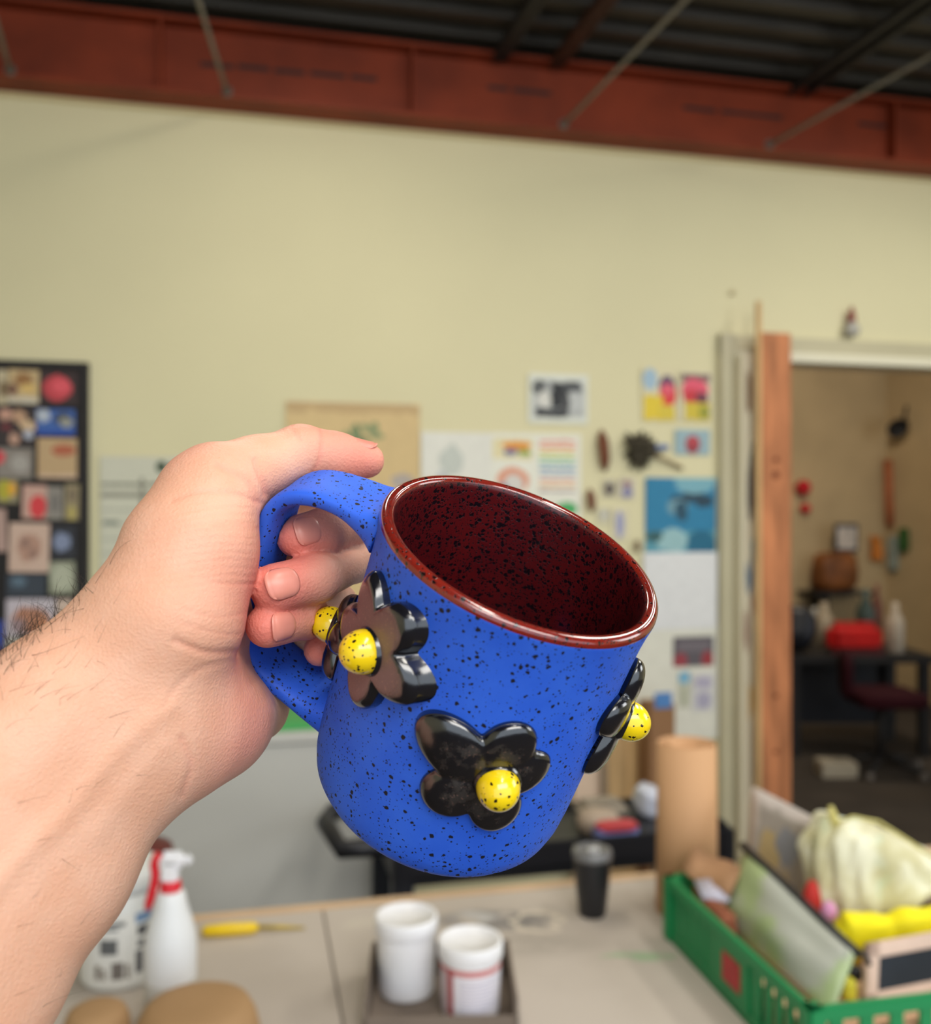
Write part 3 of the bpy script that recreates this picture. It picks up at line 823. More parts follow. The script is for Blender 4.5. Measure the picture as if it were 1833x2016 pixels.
# ------------------------------------------------------------------ things behind the table
# grey cabinet with a green mat on top
GO = 0.76
sA, zA = on_wall(620, 1440, GO)
sB0, _ = on_wall(-200, 1440, GO)
cb = empty('grey_cabinet', WALL.p(sA, GO, 0), 'large light grey cabinet standing behind the work table', 'cabinet')
sA += .30
box('body', WALL, sB0, sA, GO - .5, GO - .02, 0, zA - .03, plain('grey_laminate', srgb(200, 199, 193), .55, .4, .03, 3), cb, .004)
mid_ = sB0 + (sA - sB0) * .45
box('door', WALL, sB0 + .01, mid_ - .003, GO - .02, GO, .08, zA - .035, MATS['grey_laminate'], cb, .003)
box('door', WALL, mid_ + .003, sA - .01, GO - .02, GO, .08, zA - .035, MATS['grey_laminate'], cb, .003)
box('cabinet_top', WALL, sB0 - .01, sA + .01, GO - .52, GO + .01, zA - .03, zA, MATS['grey_laminate'], cb, .004)
tag(box('cutting_mat', WALL, sA - 1.1, sA - .12, GO - .48, GO - .02, zA, zA + .022, plain('green_mat', srgb(78, 168, 96), .6, .3, .06, 8), None, .004), 'green cutting mat on top of the grey cabinet', 'mat')

# leaning boards by the wall
def lean(u0, u1, vt, off, mat, name, label, th=.02, vb=1700):
    sa, zt = on_wall(u0, vt, off); sb, _ = on_wall(u1, vt, off)
    return tag(box(name, Frame(WALL.p(0, off, 0), WT, (WN * .995 + Vector((0, 0, 0)))), sa, sb, -th, 0, 0, zt, mat, None, .003), label, 'board', 'boards leaning on the back wall')
lean(1130, 1184, 1415, .06, plain('pink_board', srgb(222, 196, 172), .7, .3, .06, 4), 'leaning_board', 'pale pinkish board leaning on the wall')
lean(1186, 1196, 1420, .09, plain('grey_stick', srgb(150, 132, 110), .7, .3, .1, 8), 'leaning_board', 'thin grey stick between the leaning boards')
lean(1197, 1232, 1430, .06, M_wood_pale, 'leaning_board', 'narrow pale plank with orange grain leaning on the wall')
lean(1233, 1266, 1400, .05, plain('tan_plank', srgb(222, 184, 130), .7, .3, .12, 9, stretch=(6, 6, .7)), 'leaning_board', 'tan plank leaning beside the brown carton')
sa, zt = on_wall(1280, 1388, .2); sb, _ = on_wall(1330, 1388, .2)
ct = empty('brown_carton', WALL.p(sa, .2, 0), 'tall flat brown carton standing against the wall', 'carton')
box('carton_body', WALL, sa, sb, .09, .2, 0, zt, plain('brown_card', srgb(150, 112, 80), .8, .2, .06, 6), ct, .004)
s, z = on_wall(1308, 1380, .21)
box('blue_tape', WALL, s - .035, s + .035, .195, .204, z - .03, z + .03, plain('blue_tape', srgb(80, 130, 190), .5), ct, .002)

# black cart with clutter
KO = 1.22
sk0, zk0 = on_wall(775, 1712, KO); sk1, _ = on_wall(1303, 1712, KO - .42)
zs = on_wall(1200, 1690, KO)[1]
kt = empty('utility_cart', WALL.p((sk0 + sk1) / 2, KO - .2, 0), 'black utility cart loaded with odds and ends behind the table', 'cart')
box('tray_floor', WALL, sk0, sk1, KO - .42, KO, zs - .02, zs, M_black, kt, .004)
box('tray_side', WALL, sk0, sk1, KO - .015, KO, zs - .03, zs + .055, M_black, kt, .006)
ztop = on_wall(1200, 1572, KO - .42)[1]
box('tray_side', WALL, sk0, sk1, KO - .42, KO - .405, zs - .03, ztop, M_black, kt, .006)
box('tray_side', WALL, sk1 - .015, sk1, KO - .42, KO, zs - .03, zs + .07, M_black, kt, .006)
box('tray_side', WALL, sk0, sk0 + .015, KO - .42, KO, zs - .03, zs + .055, M_black, kt, .006)
for (sx, oy) in ((sk0 + .0, KO - .03), (sk1 - .03, KO - .03), (sk0, KO - .42), (sk1 - .03, KO - .42)):
    box('leg', WALL, sx, sx + .05, oy - .01, oy + .03, 0, zs + .05, M_black, kt, .004)
sh_, zh_ = on_wall(640, 1620, KO - .2)
tube('handle', [WALL.p(sk0 + .02, KO - .35, zs + .09), WALL.p(sh_ + .03, KO - .35, zh_ - .02), WALL.p(sh_, KO - .2, zh_), WALL.p(sh_ + .03, KO - .05, zh_ - .02), WALL.p(sk0 + .02, KO - .05, zs + .06)], .024, M_black, kt, 10)
def in_cart(u, v, off):
    s, z = on_wall(u, v, KO - off)
    return s, z
s, _ = in_cart(1178, 1625, .2)
zz = in_cart(1178, 1595, .2)[1]
tag(lathe('paper_bowl', Frame(WALL.p(s, KO - .2, zs), WT, WN), [(.05, 0), (.058, .01), (.062, (zz - zs) * .6), (.05, (zz - zs) * .9), (.02, zz - zs)], plain('beige_paper', srgb(178, 160, 144), .7, .3, .1, 20), None, 24), 'beige domed tub standing in the black cart', 'tub')
s, zz = in_cart(1222, 1615, .1)
s -= .014
pk_ = empty('snack_packet', WALL.p(s, KO - .1, zs), 'red and blue snack packet standing in the black cart', 'packet')
hh = zz - zs
blob('packet_body', Frame(WALL.p(s, KO - .1, zs + hh * .48), WT, WN), .062, .025, hh * .5, print_mat('packet', srgb(120, 130, 190), [], .02), None, None, pk_, amp=.04, power=4)
blob('packet_red_top', Frame(WALL.p(s, KO - .097, zs + hh * .78), WT, WN), .060, .026, hh * .24, plain('packet_red', srgb(190, 60, 66), .45, .4, .1, 20), None, None, pk_, amp=.04, power=3)
s, zz = in_cart(1170, 1572, .33)
tag(box('folded_towel', WALL, s - .06, s + .09, KO - .365, KO - .265, zs, zz, plain('grey_towel', srgb(150, 140, 126), .9, .2, .2, 40), None, .02, 3), 'folded grey towel at the back of the black cart', 'towel')

s, zz = in_cart(1280, 1545, .31)
blob('crumpled_bag', Frame(WALL.p(s - .01, KO - .31, (zs + zz) / 2 - .002), WT, WN), .036, .05, (zz - zs) / 2, plain('white_plastic_bag', srgb(206, 210, 226), .5), 'small crumpled white bag at the back of the black cart', 'bag', amp=.14, seed=9, power=3)

# ------------------------------------------------------------------ work table
ZT = 0.8
TAB = Frame(Vector((pt(812, 1763, 1.945).x, 1.963, 0)), WT, -WN)        # x along the back edge, y away from the camera
def on_table(u, v, z=ZT):
    d = (EYE - z) * FPX / (v - CY)
    return Vector(((u - CX) / FPX * d, d, z))
A_ = on_table(330, 1806)
TAB.o = Vector((A_.x, A_.y, 0))

def table_mat():
    m, nt, b = new_mat('canvas_table_top')
    k = NT(nt)
    tc = nt.nodes.new('ShaderNodeTexCoord')
    n1 = nt.nodes.new('ShaderNodeTexNoise'); n1.inputs['Scale'].default_value = 3.0; n1.inputs['Detail'].default_value = 6
    n2 = nt.nodes.new('ShaderNodeTexNoise'); n2.inputs['Scale'].default_value = 22; n2.inputs['Detail'].default_value = 5
    for n in (n1, n2):
        nt.links.new(tc.outputs['Object'], n.inputs['Vector'])
    sp = nt.nodes.new('ShaderNodeSeparateXYZ')
    nt.links.new(tc.outputs['Object'], sp.inputs[0])
    wx = k.m('ADD', sp.outputs[0], k.m('MULTIPLY', k.m('SUBTRACT', n2.outputs['Fac'], .5), .10))
    wy = k.m('ADD', sp.outputs[1], k.m('MULTIPLY', k.m('SUBTRACT', n1.outputs['Fac'], .5), .05))
    col = k.mix(k.step(n1.outputs['Fac'], .35, .65), srgb(182, 172, 162), srgb(194, 184, 174))
    def stain(cx, cy, rx, ry, c, amt, ring=False):
        nonlocal col
        dx = k.m('DIVIDE', k.m('SUBTRACT', wx, cx), rx); dy = k.m('DIVIDE', k.m('SUBTRACT', wy, cy), ry)
        d = k.m('SQRT', k.m('ADD', k.m('MULTIPLY', dx, dx), k.m('MULTIPLY', dy, dy)))
        if ring:
            f = k.m('MULTIPLY', k.step(d, 1.15, 1.0), k.step(d, .7, .9))
        else:
            f = k.step(d, 1.1, .55)
        f = k.m('MULTIPLY', f, k.step(n2.outputs['Fac'], .30, .46))
        col = k.mix(k.m('MULTIPLY', f, amt), col, c)
    for (u, v, rx, ry, c, a, ring) in ((975, 1812, .13, .055, srgb(132, 128, 126), .9, False), (935, 1806, .05, .03, srgb(206, 204, 202), .6, False), (1062, 1815, .045, .05, srgb(226, 214, 196), .7, True),
                                       (1262, 1884, .075, .020, srgb(120, 172, 120), .55, False), (720, 1815, .05, .03, srgb(206, 198, 184), .5, False), (1000, 1860, .2, .05, srgb(160, 152, 142), .4, False)):
        p = on_table(u, v)
        stain(p.x, p.y, rx, ry, c, a, ring)
    nt.links.new(col, b.inputs['Base Color'])
    b.inputs['Roughness'].default_value = .75
    b.inputs['Specular IOR Level'].default_value = .25
    return m
tb = empty('work_table', TAB.p(.6, -.6, 0), 'large canvas topped work table with glaze stains', 'table')
M_tab = table_mat()
seam = on_table(655, 1900)
ss = (seam - TAB.o).dot(WT)
box('table_top', TAB, -1.5, ss - .0015, -1.15, -.03, ZT - .04, ZT, M_tab, tb, .002)
box('table_top', TAB, ss + .0015, 1.75, -1.15, -.03, ZT - .04, ZT, M_tab, tb, .002)
box('edge_strip', TAB, -1.5, 1.75, -.03, 0, ZT - .045, ZT + .001, plain('edge_wood', srgb(206, 176, 144), .6, .3, .1, 8), tb, .002)
for sx in (-1.42, 1.6):
    for sy in (-1.1, -.12):
        box('leg', TAB, sx, sx + .08, sy, sy + .08, 0, ZT - .04, M_wood_pale, tb)
box('apron', TAB, -1.4, 1.65, -.09, -.06, ZT - .14, ZT - .045, M_wood_pale, tb)

# --- spray bottle
bp_ = on_table(336, 1990)
px = bp_.y / FPX                # metres per photo pixel there
sb_ = empty('spray_bottle', bp_, 'translucent white spray bottle with red trigger and collar', 'spray bottle')
fr = Frame(bp_, (1, 0, 0))
hpx = lambda v: (1990 - v) * px
M_hdpe, nt, b = new_mat('translucent_plastic')
b.inputs['Base Color'].default_value = srgb(226, 228, 230)
b.inputs['Roughness'].default_value = .35
b.inputs['Subsurface Weight'].default_value = .3
b.inputs['Subsurface Radius'].default_value = (.02, .02, .02)
M_water = plain('water_fill', srgb(196, 194, 188), .35, .4, .03, 10)
lathe('bottle_body', fr, [(47 * px, 0), (50 * px, .004), (50 * px, hpx(1905)), (50 * px, hpx(1856)), (48 * px, hpx(1838)), (43 * px, hpx(1816)), (36 * px, hpx(1794)), (31 * px, hpx(1776)), (28 * px, hpx(1760)), (22 * px, hpx(1752))], M_hdpe, sb_, 36)
lathe('water_level', fr, [(50.3 * px, .004), (50.3 * px, hpx(1922)), (49.9 * px, hpx(1921))], M_water, sb_, 36, False, False)
M_red = plain('red_plastic', srgb(214, 26, 44), .35, .5, .04, 20)
M_whitep = plain('white_plastic', srgb(236, 236, 240), .35, .5, .02, 20)
lathe('collar', fr, [(20 * px, hpx(1756)), (21 * px, hpx(1754)), (20 * px, hpx(1736)), (17 * px, hpx(1732))], M_red, sb_, 28)
bm = bmesh.new()
hd = Frame(bp_, (1, 0, 0), (0, 1, 0))
bm_box(bm, hd, -15 * px, 15 * px, -13 * px, 13 * px, hpx(1738), hpx(1690), .004)
bm_box(bm, hd, -22 * px, 32 * px, -13 * px, 13 * px, hpx(1708), hpx(1676), .008, 3)
bm_box(bm, hd, 28 * px, 42 * px, -8 * px, 8 * px, hpx(1702), hpx(1682), .004)
bm_obj('spray_head', bm, M_whitep, sb_)
tr = [(-24, 1682), (-32, 1700), (-30, 1725), (-36, 1755), (-46, 1790)]
V, Fc = tube_geo([hd.p(a * px, 0, hpx(v)) for a, v in spline(tr, 12)], [9 * px] * 11 + [6 * px], 10)
obj('trigger', V, Fc, M_red, sb_, True)

# --- big white jug behind, with printed labels
jp = on_table(240, 1918)
px = jp.y / FPX
jg = empty('plastic_jug', jp, 'large white plastic jug with black printed labels behind the spray bottle', 'jug')
fr = Frame(jp, (1, 0, 0))
hj = lambda v: (1918 - v) * px
M_jug = plain('jug_white', srgb(214, 216, 214), .45, .4, .03, 8)
lathe('jug_body', fr, [(70 * px, 0), (77 * px, .008), (78 * px, hj(1740)), (74 * px, hj(1725)), (76 * px, hj(1722)), (76 * px, hj(1704)), (70 * px, hj(1698)), (20 * px, hj(1696))], M_jug, jg, 48)
lab_sh = [('r', .30, .10, .62, .16, srgb(96, 98, 100)), ('r', .32, .18, .55, .22, srgb(120, 122, 124)), ('r', .36, .34, .54, .55, srgb(90, 92, 94)),
          ('r', .72, .02, 1.0, .16, srgb(110, 140, 176)), ('r', .74, .20, 1.0, .34, srgb(70, 72, 76)), ('r', .74, .40, .84, .50, srgb(80, 82, 86)), ('r', .72, .54, .8, .86, srgb(84, 84, 88)),
          ('r', .30, .70, .36, .90, srgb(120, 112, 104)), ('r', .38, .74, .42, .9, srgb(130, 122, 114)), ('r', .48, .66, .60, .9, srgb(110, 104, 100)), ('r', .62, .70, .66, .9, srgb(120, 112, 104)), ('r', .66, .3, .665, .92, srgb(176, 178, 178))]
V, Fc, uv = [], [], []
for j in range(2):
    for i in range(25):
        t = math.pi * 1.18 + (i / 24) * math.pi * .74
        r = 78.4 * px
        V.append(fr.p(r * math.cos(t), r * math.sin(t), hj(1905) + j * (hj(1770) - hj(1905))))
        uv.append((i / 24, j))
for i in range(24):
    Fc.append((i, i + 1, 26 + i, 25 + i))
obj('printed_label', V, Fc, print_mat('jug_label', srgb(216, 216, 212), lab_sh, .008, 30), jg, True, uv)
lathe('rim_band', fr, [(79 * px, hj(1738)), (79.5 * px, hj(1732)), (79 * px, hj(1727))], plain('jug_band', srgb(170, 174, 176), .5), jg, 48)
# a dark red stool peeks over the jug
rc = pt(300, 1655, 2.05)
cr = empty('folding_stool', (rc.x - .06, rc.y, 0), 'dark red stool pushed against the table behind the jug', 'stool')
lathe('seat_pad', Frame((rc.x - .06, rc.y, rc.z - .07), (1, 0, 0)), [(.02, 0), (.09, .004), (.105, .02), (.1, .05), (.06, .068), (.02, .07)], plain('dark_red_vinyl', srgb(92, 22, 28), .5), cr, 30)
for q in range(4):
    t = q * 1.5708 + .6
    tube('leg', [(rc.x - .06 + .05 * math.cos(t), rc.y + .05 * math.sin(t), rc.z - .065), (rc.x - .06 + .095 * math.cos(t), rc.y + .095 * math.sin(t), 0.0)], .011, M_dark, cr)

# --- yellow handled tool
a = on_table(398, 1846); b_ = on_table(508, 1838); c_ = on_table(600, 1830)
yt = empty('needle_tool', a, 'yellow handled needle tool lying on the table', 'tool')
up = Vector((0, 0, .012))
tube('handle_grip', [a + up, a.lerp(b_, .1) + up, a.lerp(b_, .5) + up, a.lerp(b_, .92) + up, b_ + up], [.007, .0105, .012, .0105, .006], plain('yellow_plastic', srgb(236, 200, 20), .4, .5, .05, 30), yt, 14)
tube('needle', [b_ + up, b_.lerp(c_, .5) + up * .7, c_ + up * .25], [.0045, .004, .002], plain('brass', srgb(190, 164, 60), .4, .5, .1, 30, metallic=.3), yt, 8)

# --- two brown round forms at the near edge
M_brown = plain('brown_stoneware', srgb(164, 130, 92), .75, .3, .06, 9)
for (u, w, vtop, Y, lab) in ((180, 128, 1984, 1.36, 'smaller brown domed bowl upside down near the spray bottle'), (380, 240, 1972, 1.33, 'wider brown domed bowl upside down near the spray bottle')):
    top = pt(u, vtop + 12, Y)
    R_ = w / 2 / FPX * Y
    h = top.z - ZT
    e = Frame((top.x, Y + .02, ZT), (1, 0, 0))
    tag(lathe('upturned_bowl', e, [(R_ * 1.08, 0), (R_ * 1.08, .006), (R_ * 1.05, h * .4), (R_ * .97, h * .72), (R_ * .86, h * .9), (R_ * .7, h * .97), (R_ * .4, h * .995), (R_ * .1, h)], M_brown, None, 40), lab, 'bowl', 'upturned brown bowls')

# --- tray with two white tubs
c1 = on_table(800, 1958); c2 = on_table(926, 1998)
c1 += Vector((0, 0, .008)); c2 += Vector((0, 0, .008))
TR = Frame(on_table(868, 1990), (1, .03, 0))
t_l = on_table(735, 2012); 
ty = empty('cardboard_tray', TR.o, 'shallow grey brown cardboard tray holding two white tubs', 'tray')
M_tray = plain('grey_card', srgb(124, 112, 102), .8, .2, .06, 12)
hw, y0, y1, th = .118, -.075, .115, .06
box('tray_base', TR, -hw, hw, y0, y1, 0, .006, M_tray, ty)
box('tray_wall', TR, -hw, -hw + .005, y0, y1, 0, th, M_tray, ty)
box('tray_wall', TR, hw - .005, hw, y0, y1, 0, th, M_tray, ty)
box('tray_wall', TR, -hw, hw, y1 - .005, y1, 0, th, M_tray, ty)
box('tray_wall', TR, -hw, hw, y0, y0 + .005, 0, .03, M_tray, ty)

def tub(name, base, vtop, vlid, vbot, wpx, label, label_mat=None):
    px = base.y / FPX
    R_ = wpx / 2 * px
    H_ = (vbot - vtop) * px * 1.02
    lidh = (vlid - vtop) * px
    t = empty(name, base, label, 'tub', 'white tubs in the tray')
    fr = Frame(base, (1, 0, 0))
    lathe('tub_body', fr, [(R_ * .84, 0), (R_ * .87, .004), (R_ * .93, H_ - lidh - .004), (R_ * .93, H_ - lidh)], M_whitep, t, 44)
    lathe('lid', fr, [(R_ * .97, H_ - lidh), (R_, H_ - lidh + .002), (R_, H_ - .004), (R_ * .97, H_), (R_ * .88, H_), (R_ * .86, H_ - .003), (R_ * .1, H_ - .003)], M_whitep, t, 44)
    if label_mat:
        V, Fc, uv = [], [], []
        for j in range(2):
            for i in range(41):
                th_ = math.pi * .9 + i / 40 * math.pi * 1.2
                rr = R_ * (.875 + .05 * j * .95) + .0006
                V.append(fr.p(rr * math.cos(th_), rr * math.sin(th_), .008 + j * (H_ - lidh - .014)))
                uv.append((i / 40, j))
        for i in range(40):
            Fc.append((i, i + 1, 42 + i, 41 + i))
        obj('printed_label', V, Fc, label_mat, t, True, uv)
    return t
tub('white_tub', c1, 1812, 1844, 1958, 124, 'taller plain white screw lid tub in the tray')
tl = [('r', 0, 0, 1, .12, srgb(196, 110, 108)), ('r', .27, 0, .34, 1, srgb(170, 76, 80)), ('r', -.1, .12, .27, 1, srgb(206, 190, 196))]
for q in range(9):
    tl.append(('r', .40, .24 + q * .075, .78 - .05 * (q % 3), .262 + q * .075, srgb(176, 172, 196)))
tub('white_tub', c2, 1860, 1890, 1998, 128, 'shorter white tub with a red bordered label in the tray', print_mat('tub_label', srgb(226, 222, 230), tl, .004, 30))

# --- black tumbler
tp = on_table(1166, 1800)
px = tp.y / FPX
tm = empty('travel_tumbler', tp, 'black insulated tumbler with a clear grey lid on the table', 'tumbler')
fr = Frame(tp, (1, 0, 0))
hv_ = lambda v: (1800 - v) * px
lathe('tumbler_body', fr, [(25 * px, 0), (27 * px, .004), (33 * px, hv_(1740)), (38 * px, hv_(1690)), (38 * px, hv_(1686)), (34 * px, hv_(1685))], plain('satin_black', srgb(24, 25, 30), .35, .5, .05, 20), tm, 36)
lathe('lid', fr, [(38.5 * px, hv_(1688)), (39.5 * px, hv_(1682)), (38 * px, hv_(1672)), (30 * px, hv_(1668)), (29 * px, hv_(1671)), (10 * px, hv_(1671))], plain('smoky_lid', srgb(112, 112, 114), .2, .6, .2, 30), tm, 36)
box('sip_slider', Frame(tp, (1, 0, 0)), -10 * px, 12 * px, -24 * px, -8 * px, hv_(1671), hv_(1664), plain('clear_grey', srgb(196, 196, 198), .2), tm, .002)

# --- kraft tube
kp = on_table(1352, 1792)
px = kp.y / FPX
kf = empty('kraft_roll', kp, 'tall roll of kraft paper standing on the table behind the crate', 'paper roll')
fr = Frame(kp, (1, 0, 0))
hk = lambda v: (1792 - v) * px
R0, R1 = 60 * px, 57 * px
M_kraft = plain('kraft_paper', srgb(200, 156, 116), .7, .3, .05, 5)
lathe('outer_roll', fr, [(R0, 0), (R1, hk(1462)), (R1 - .003, hk(1462)), (R0 - .004, .01)], M_kraft, kf, 44, True, True)
V, Fc = [], []
n = 70
for j in range(2):
    for i in range(n):
        t = i / (n - 1) * 5 * math.pi
        r = R1 - .005 - .018 * i / (n - 1)
        V.append(fr.p(r * math.cos(t), r * math.sin(t), .02 if j == 0 else hk(1464)))
for i in range(n - 1):
    Fc.append((i, i + 1, n + i + 1, n + i))
o = obj('inner_layer', V, Fc, M_kraft, kf, True)
o.modifiers.new('thick', 'SOLIDIFY').thickness = .001

# --- green crate
zr = ZT + 0.118
def at_z(u, v, z):
    d = (EYE - z) * FPX / (v - CY)
    return Vector(((u - CX) / FPX * d, d, z))
K0 = at_z(1597, 1985, zr); K1 = at_z(1312, 1722, zr)
kd = (K1 - K0); LL = Vector((kd.x, kd.y, 0)).length
kd = Vector((kd.x, kd.y, 0)).normalized()
ke = Vector((kd.y, -kd.x, 0))
CR = Frame((K0.x, K0.y, ZT), ke, kd)      # x to the right along the front, y away
WW = .46
HC = .118
M_green = plain('green_crate_plastic', srgb(16, 134, 78), .45, .5, .05, 15)
crt = empty('plastic_crate', CR.p(WW / 2, LL / 2, 0), 'green slatted plastic crate full of craft supplies', 'crate')
box('crate_floor', CR, 0, WW, 0, LL, 0, .008, M_green, crt)
T = .008
def rail(nm, a0, a1, b0, b1, z0, z1):
    box(nm, CR, a0, a1, b0, b1, z0, z1, M_green, crt, .002)
for (z0, z1) in ((0.0, .022), (HC - .020, HC)):
    e = .004 if z0 > .02 else 0
    rail('rail', -e, T, -e, LL + e, z0, z1)
    rail('rail', WW - T, WW + e, -e, LL + e, z0, z1)
    rail('rail', -e, WW + e, -e, T, z0, z1)
    rail('rail', -e, WW + e, LL - T, LL + e, z0, z1)
for (a, b_) in ((0, 0), (WW, 0), (0, LL), (WW, LL)):
    box('corner_post', CR, a - .006 if a == 0 else a - .022, a + .022 if a == 0 else a + .006, b_ - .006 if b_ == 0 else b_ - .022, b_ + .022 if b_ == 0 else b_ + .006, 0, HC, M_green, crt, .004)
# vertical slats; the middle of the long side is a solid badge panel
slm = None
def slat(a0, a1, b0, b1):
    box('slat', CR, a0, a1, b0, b1, .02, HC - .018, M_green, crt)
nb = 15
for i in range(nb):
    b_ = .03 + i * (LL - .06) / (nb - 1)
    if i >= 5:
        slat(.001, .007, b_ - .0085, b_ + .0085)
    else:
        slat(.001, .007, b_ - .0075, b_ + .0055)
    slat(WW - .007, WW - .001, b_ - .0075, b_ + .0055)
box('side_panel', CR, .003, .006, LL * .33, LL - .02, .02, HC - .018, M_green, crt)
box('badge_panel', CR, -.001, .006, LL * .36, LL * .60, .015, HC - .012, M_green, crt, .001)
box('red_badge', CR, -.003, .0, LL * .41, LL * .53, .035, .082, plain('badge_red', srgb(176, 50, 54), .5, .4, .2, 90), crt, .001)
for i in range(9):
    a = .04 + i * (WW - .08) / 8
    slat(a - .010, a + .010, .001, .007)
    slat(a - .010, a + .010, LL - .007, LL - .001)

# --- what is in the crate
ln = empty('cardboard_liner', CR.p(WW / 2, LL / 2, .01), 'tan cardboard carton fitted inside the green crate under the supplies', 'cardboard')
M_liner = plain('tan_liner', srgb(214, 172, 138), .8, .2, .06, 12)
LT = .068
box('liner_wall', CR, .026, WW - .026, .014, .017, .0075, LT, M_liner, ln)
box('liner_wall', CR, .026, WW - .026, LL - .017, LL - .014, .0075, LT, M_liner, ln)
box('liner_wall', CR, .014, .017, .026, LL - .026, .0075, LT, M_liner, ln)
box('liner_wall', CR, WW - .017, WW - .014, .026, LL - .026, .0075, LT, M_liner, ln)
box('liner_flap', CR, .014, WW - .014, .026, LL - .026, LT - .003, LT, M_liner, ln)
ZF = ZT + LT


def quad_pad(name, c00, c10, c11, c01, bulge, mat, parent=None, n=14, th=.002, wav=.0, seed=1):
    """pillow-like pad through four corner points"""
    c00, c10, c11, c01 = map(Vector, (c00, c10, c11, c01))
    nr = (c10 - c00).cross(c01 - c00).normalized()
    rs = random.Random(seed)
    p1, p2 = rs.uniform(0, 6), rs.uniform(0, 6)
    V, Fc, uv = [], [], []
    for sd in (1, -1):
        for j in range(n + 1):
            for i in range(n + 1):
                x, y = i / n, j / n
                p = c00 * (1 - x) * (1 - y) + c10 * x * (1 - y) + c11 * x * y + c01 * (1 - x) * y
                bl = bulge * (4 * x * (1 - x)) ** .6 * (4 * y * (1 - y)) ** .6 * (1 + wav * math.sin(9 * x + p1 + 4 * y) + wav * math.sin(11 * y + p2 - 3 * x)) + th
                V.append(p + nr * bl * sd)
                uv.append((x, y))
    N = (n + 1) ** 2
    for j in range(n):
        for i in range(n):
            a = j * (n + 1) + i
            Fc += [(a, a + 1, a + n + 2, a + n + 1), (N + a, N + a + n + 1, N + a + n + 2, N + a + 1)]
    for i in range(n):
        t = n * (n + 1) + i; l = i * (n + 1); r = l + n
        Fc += [(i + 1, i, N + i, N + i + 1), (t, t + 1, N + t + 1, N + t), (l, l + n + 1, N + l + n + 1, N + l), (r + n + 1, r, N + r, N + r + n + 1)]
    return obj(name, V, Fc, mat, parent, True, uv)

M_bag, nt, b = new_mat('zip_bag_plastic')
k = NT(nt)
tc = nt.nodes.new('ShaderNodeTexCoord')
nz = nt.nodes.new('ShaderNodeTexNoise'); nz.inputs['Scale'].default_value = 9; nz.inputs['Detail'].default_value = 3
nt.links.new(tc.outputs['Object'], nz.inputs['Vector'])
col = k.mix(k.step(nz.outputs['Fac'], .42, .60), srgb(186, 190, 180), srgb(172, 192, 140))
nt.links.new(col, b.inputs['Base Color'])
b.inputs['Roughness'].default_value = .3
for n_ in M_bag.node_tree.nodes:
    if n_.type == 'BSDF_PRINCIPLED':
        n_.inputs['Transmission Weight'].default_value = .12
A = pt(1468, 1668, 1.70); Bq = pt(1684, 1876, 1.39); A2 = pt(1420, 1796, 1.66); B2 = pt(1636, 1992, 1.345)
A2.z = ZF + .004; B2.z = ZF + .004      # lower edge stands on the carton
zb_ = empty('zip_pouch', (A + B2) / 2, 'frosted plastic zip pouch with a black zipper and green contents', 'pouch')
quad_pad('pouch_body', A2, B2, Bq, A, .022, M_bag, zb_, wav=.12)
tube('zipper', [A + Vector((-.006, 0, .004)), A.lerp(Bq, .25), A.lerp(Bq, .5), A.lerp(Bq, .75), Bq + Vector((.004, 0, -.002))], .0075, M_black, zb_, 8)
tube('zip_pull', [Bq + Vector((0, 0, .004)), Bq + Vector((.012, -.006, .0)), Bq + Vector((.018, -.008, -.014))], .004, M_black, zb_, 8)

# framed picture
P0 = pt(1466, 1700, 1.80); P1 = pt(1586, 1778, 1.68); P2 = pt(1604, 1612, 1.70); P3 = pt(1478, 1546, 1.82)
for hi_, lo_ in ((P3, P0), (P2, P1)):
    d_ = (lo_ - hi_) / (hi_.z - lo_.z)
    lo_ += d_ * (lo_.z - ZF)
    lo_ -= kd * .012
    hi_ -= kd * .010
pc = empty('canvas_picture', P0, 'white edged picture panel leaning at the back of the crate', 'picture')
quad_pad('panel', P0, P1, P2, P3, .0, print_mat('picture_print', srgb(196, 186, 180), [('r', .14, .10, .86, .95, srgb(164, 156, 148)), ('e', .2, .3, .55, .7, srgb(186, 164, 120)), ('e', .45, .2, .8, .55, srgb(140, 142, 150)), ('e', .4, .6, .75, .9, srgb(176, 158, 130))], .08, 9), pc, 6, .006)

# tie dye cloth bag
m, nt, b = new_mat('tie_dye_cloth')
k = NT(nt)
tc = nt.nodes.new('ShaderNodeTexCoord')
nz = nt.nodes.new('ShaderNodeTexNoise'); nz.inputs['Scale'].default_value = 16; nz.inputs['Detail'].default_value = 5
nt.links.new(tc.outputs['Object'], nz.inputs['Vector'])
nz2 = nt.nodes.new('ShaderNodeTexNoise'); nz2.inputs['Scale'].default_value = 9
nt.links.new(tc.outputs['Object'], nz2.inputs['Vector'])
col = k.mix(k.step(nz.outputs['Fac'], .38, .62), srgb(206, 200, 158), srgb(236, 234, 208))
col = k.mix(k.m('MULTIPLY', k.step(nz2.outputs['Fac'], .56, .66), .6), col, srgb(176, 214, 190))
nt.links.new(col, b.inputs['Base Color'])
b.inputs['Roughness'].default_value = .85
cbm = m
cl0 = pt(1724, 1706, 1.62)
cbg = empty('cloth_bag', cl0, 'pale yellow tie dyed cloth bundle on top of the crate', 'cloth bag')
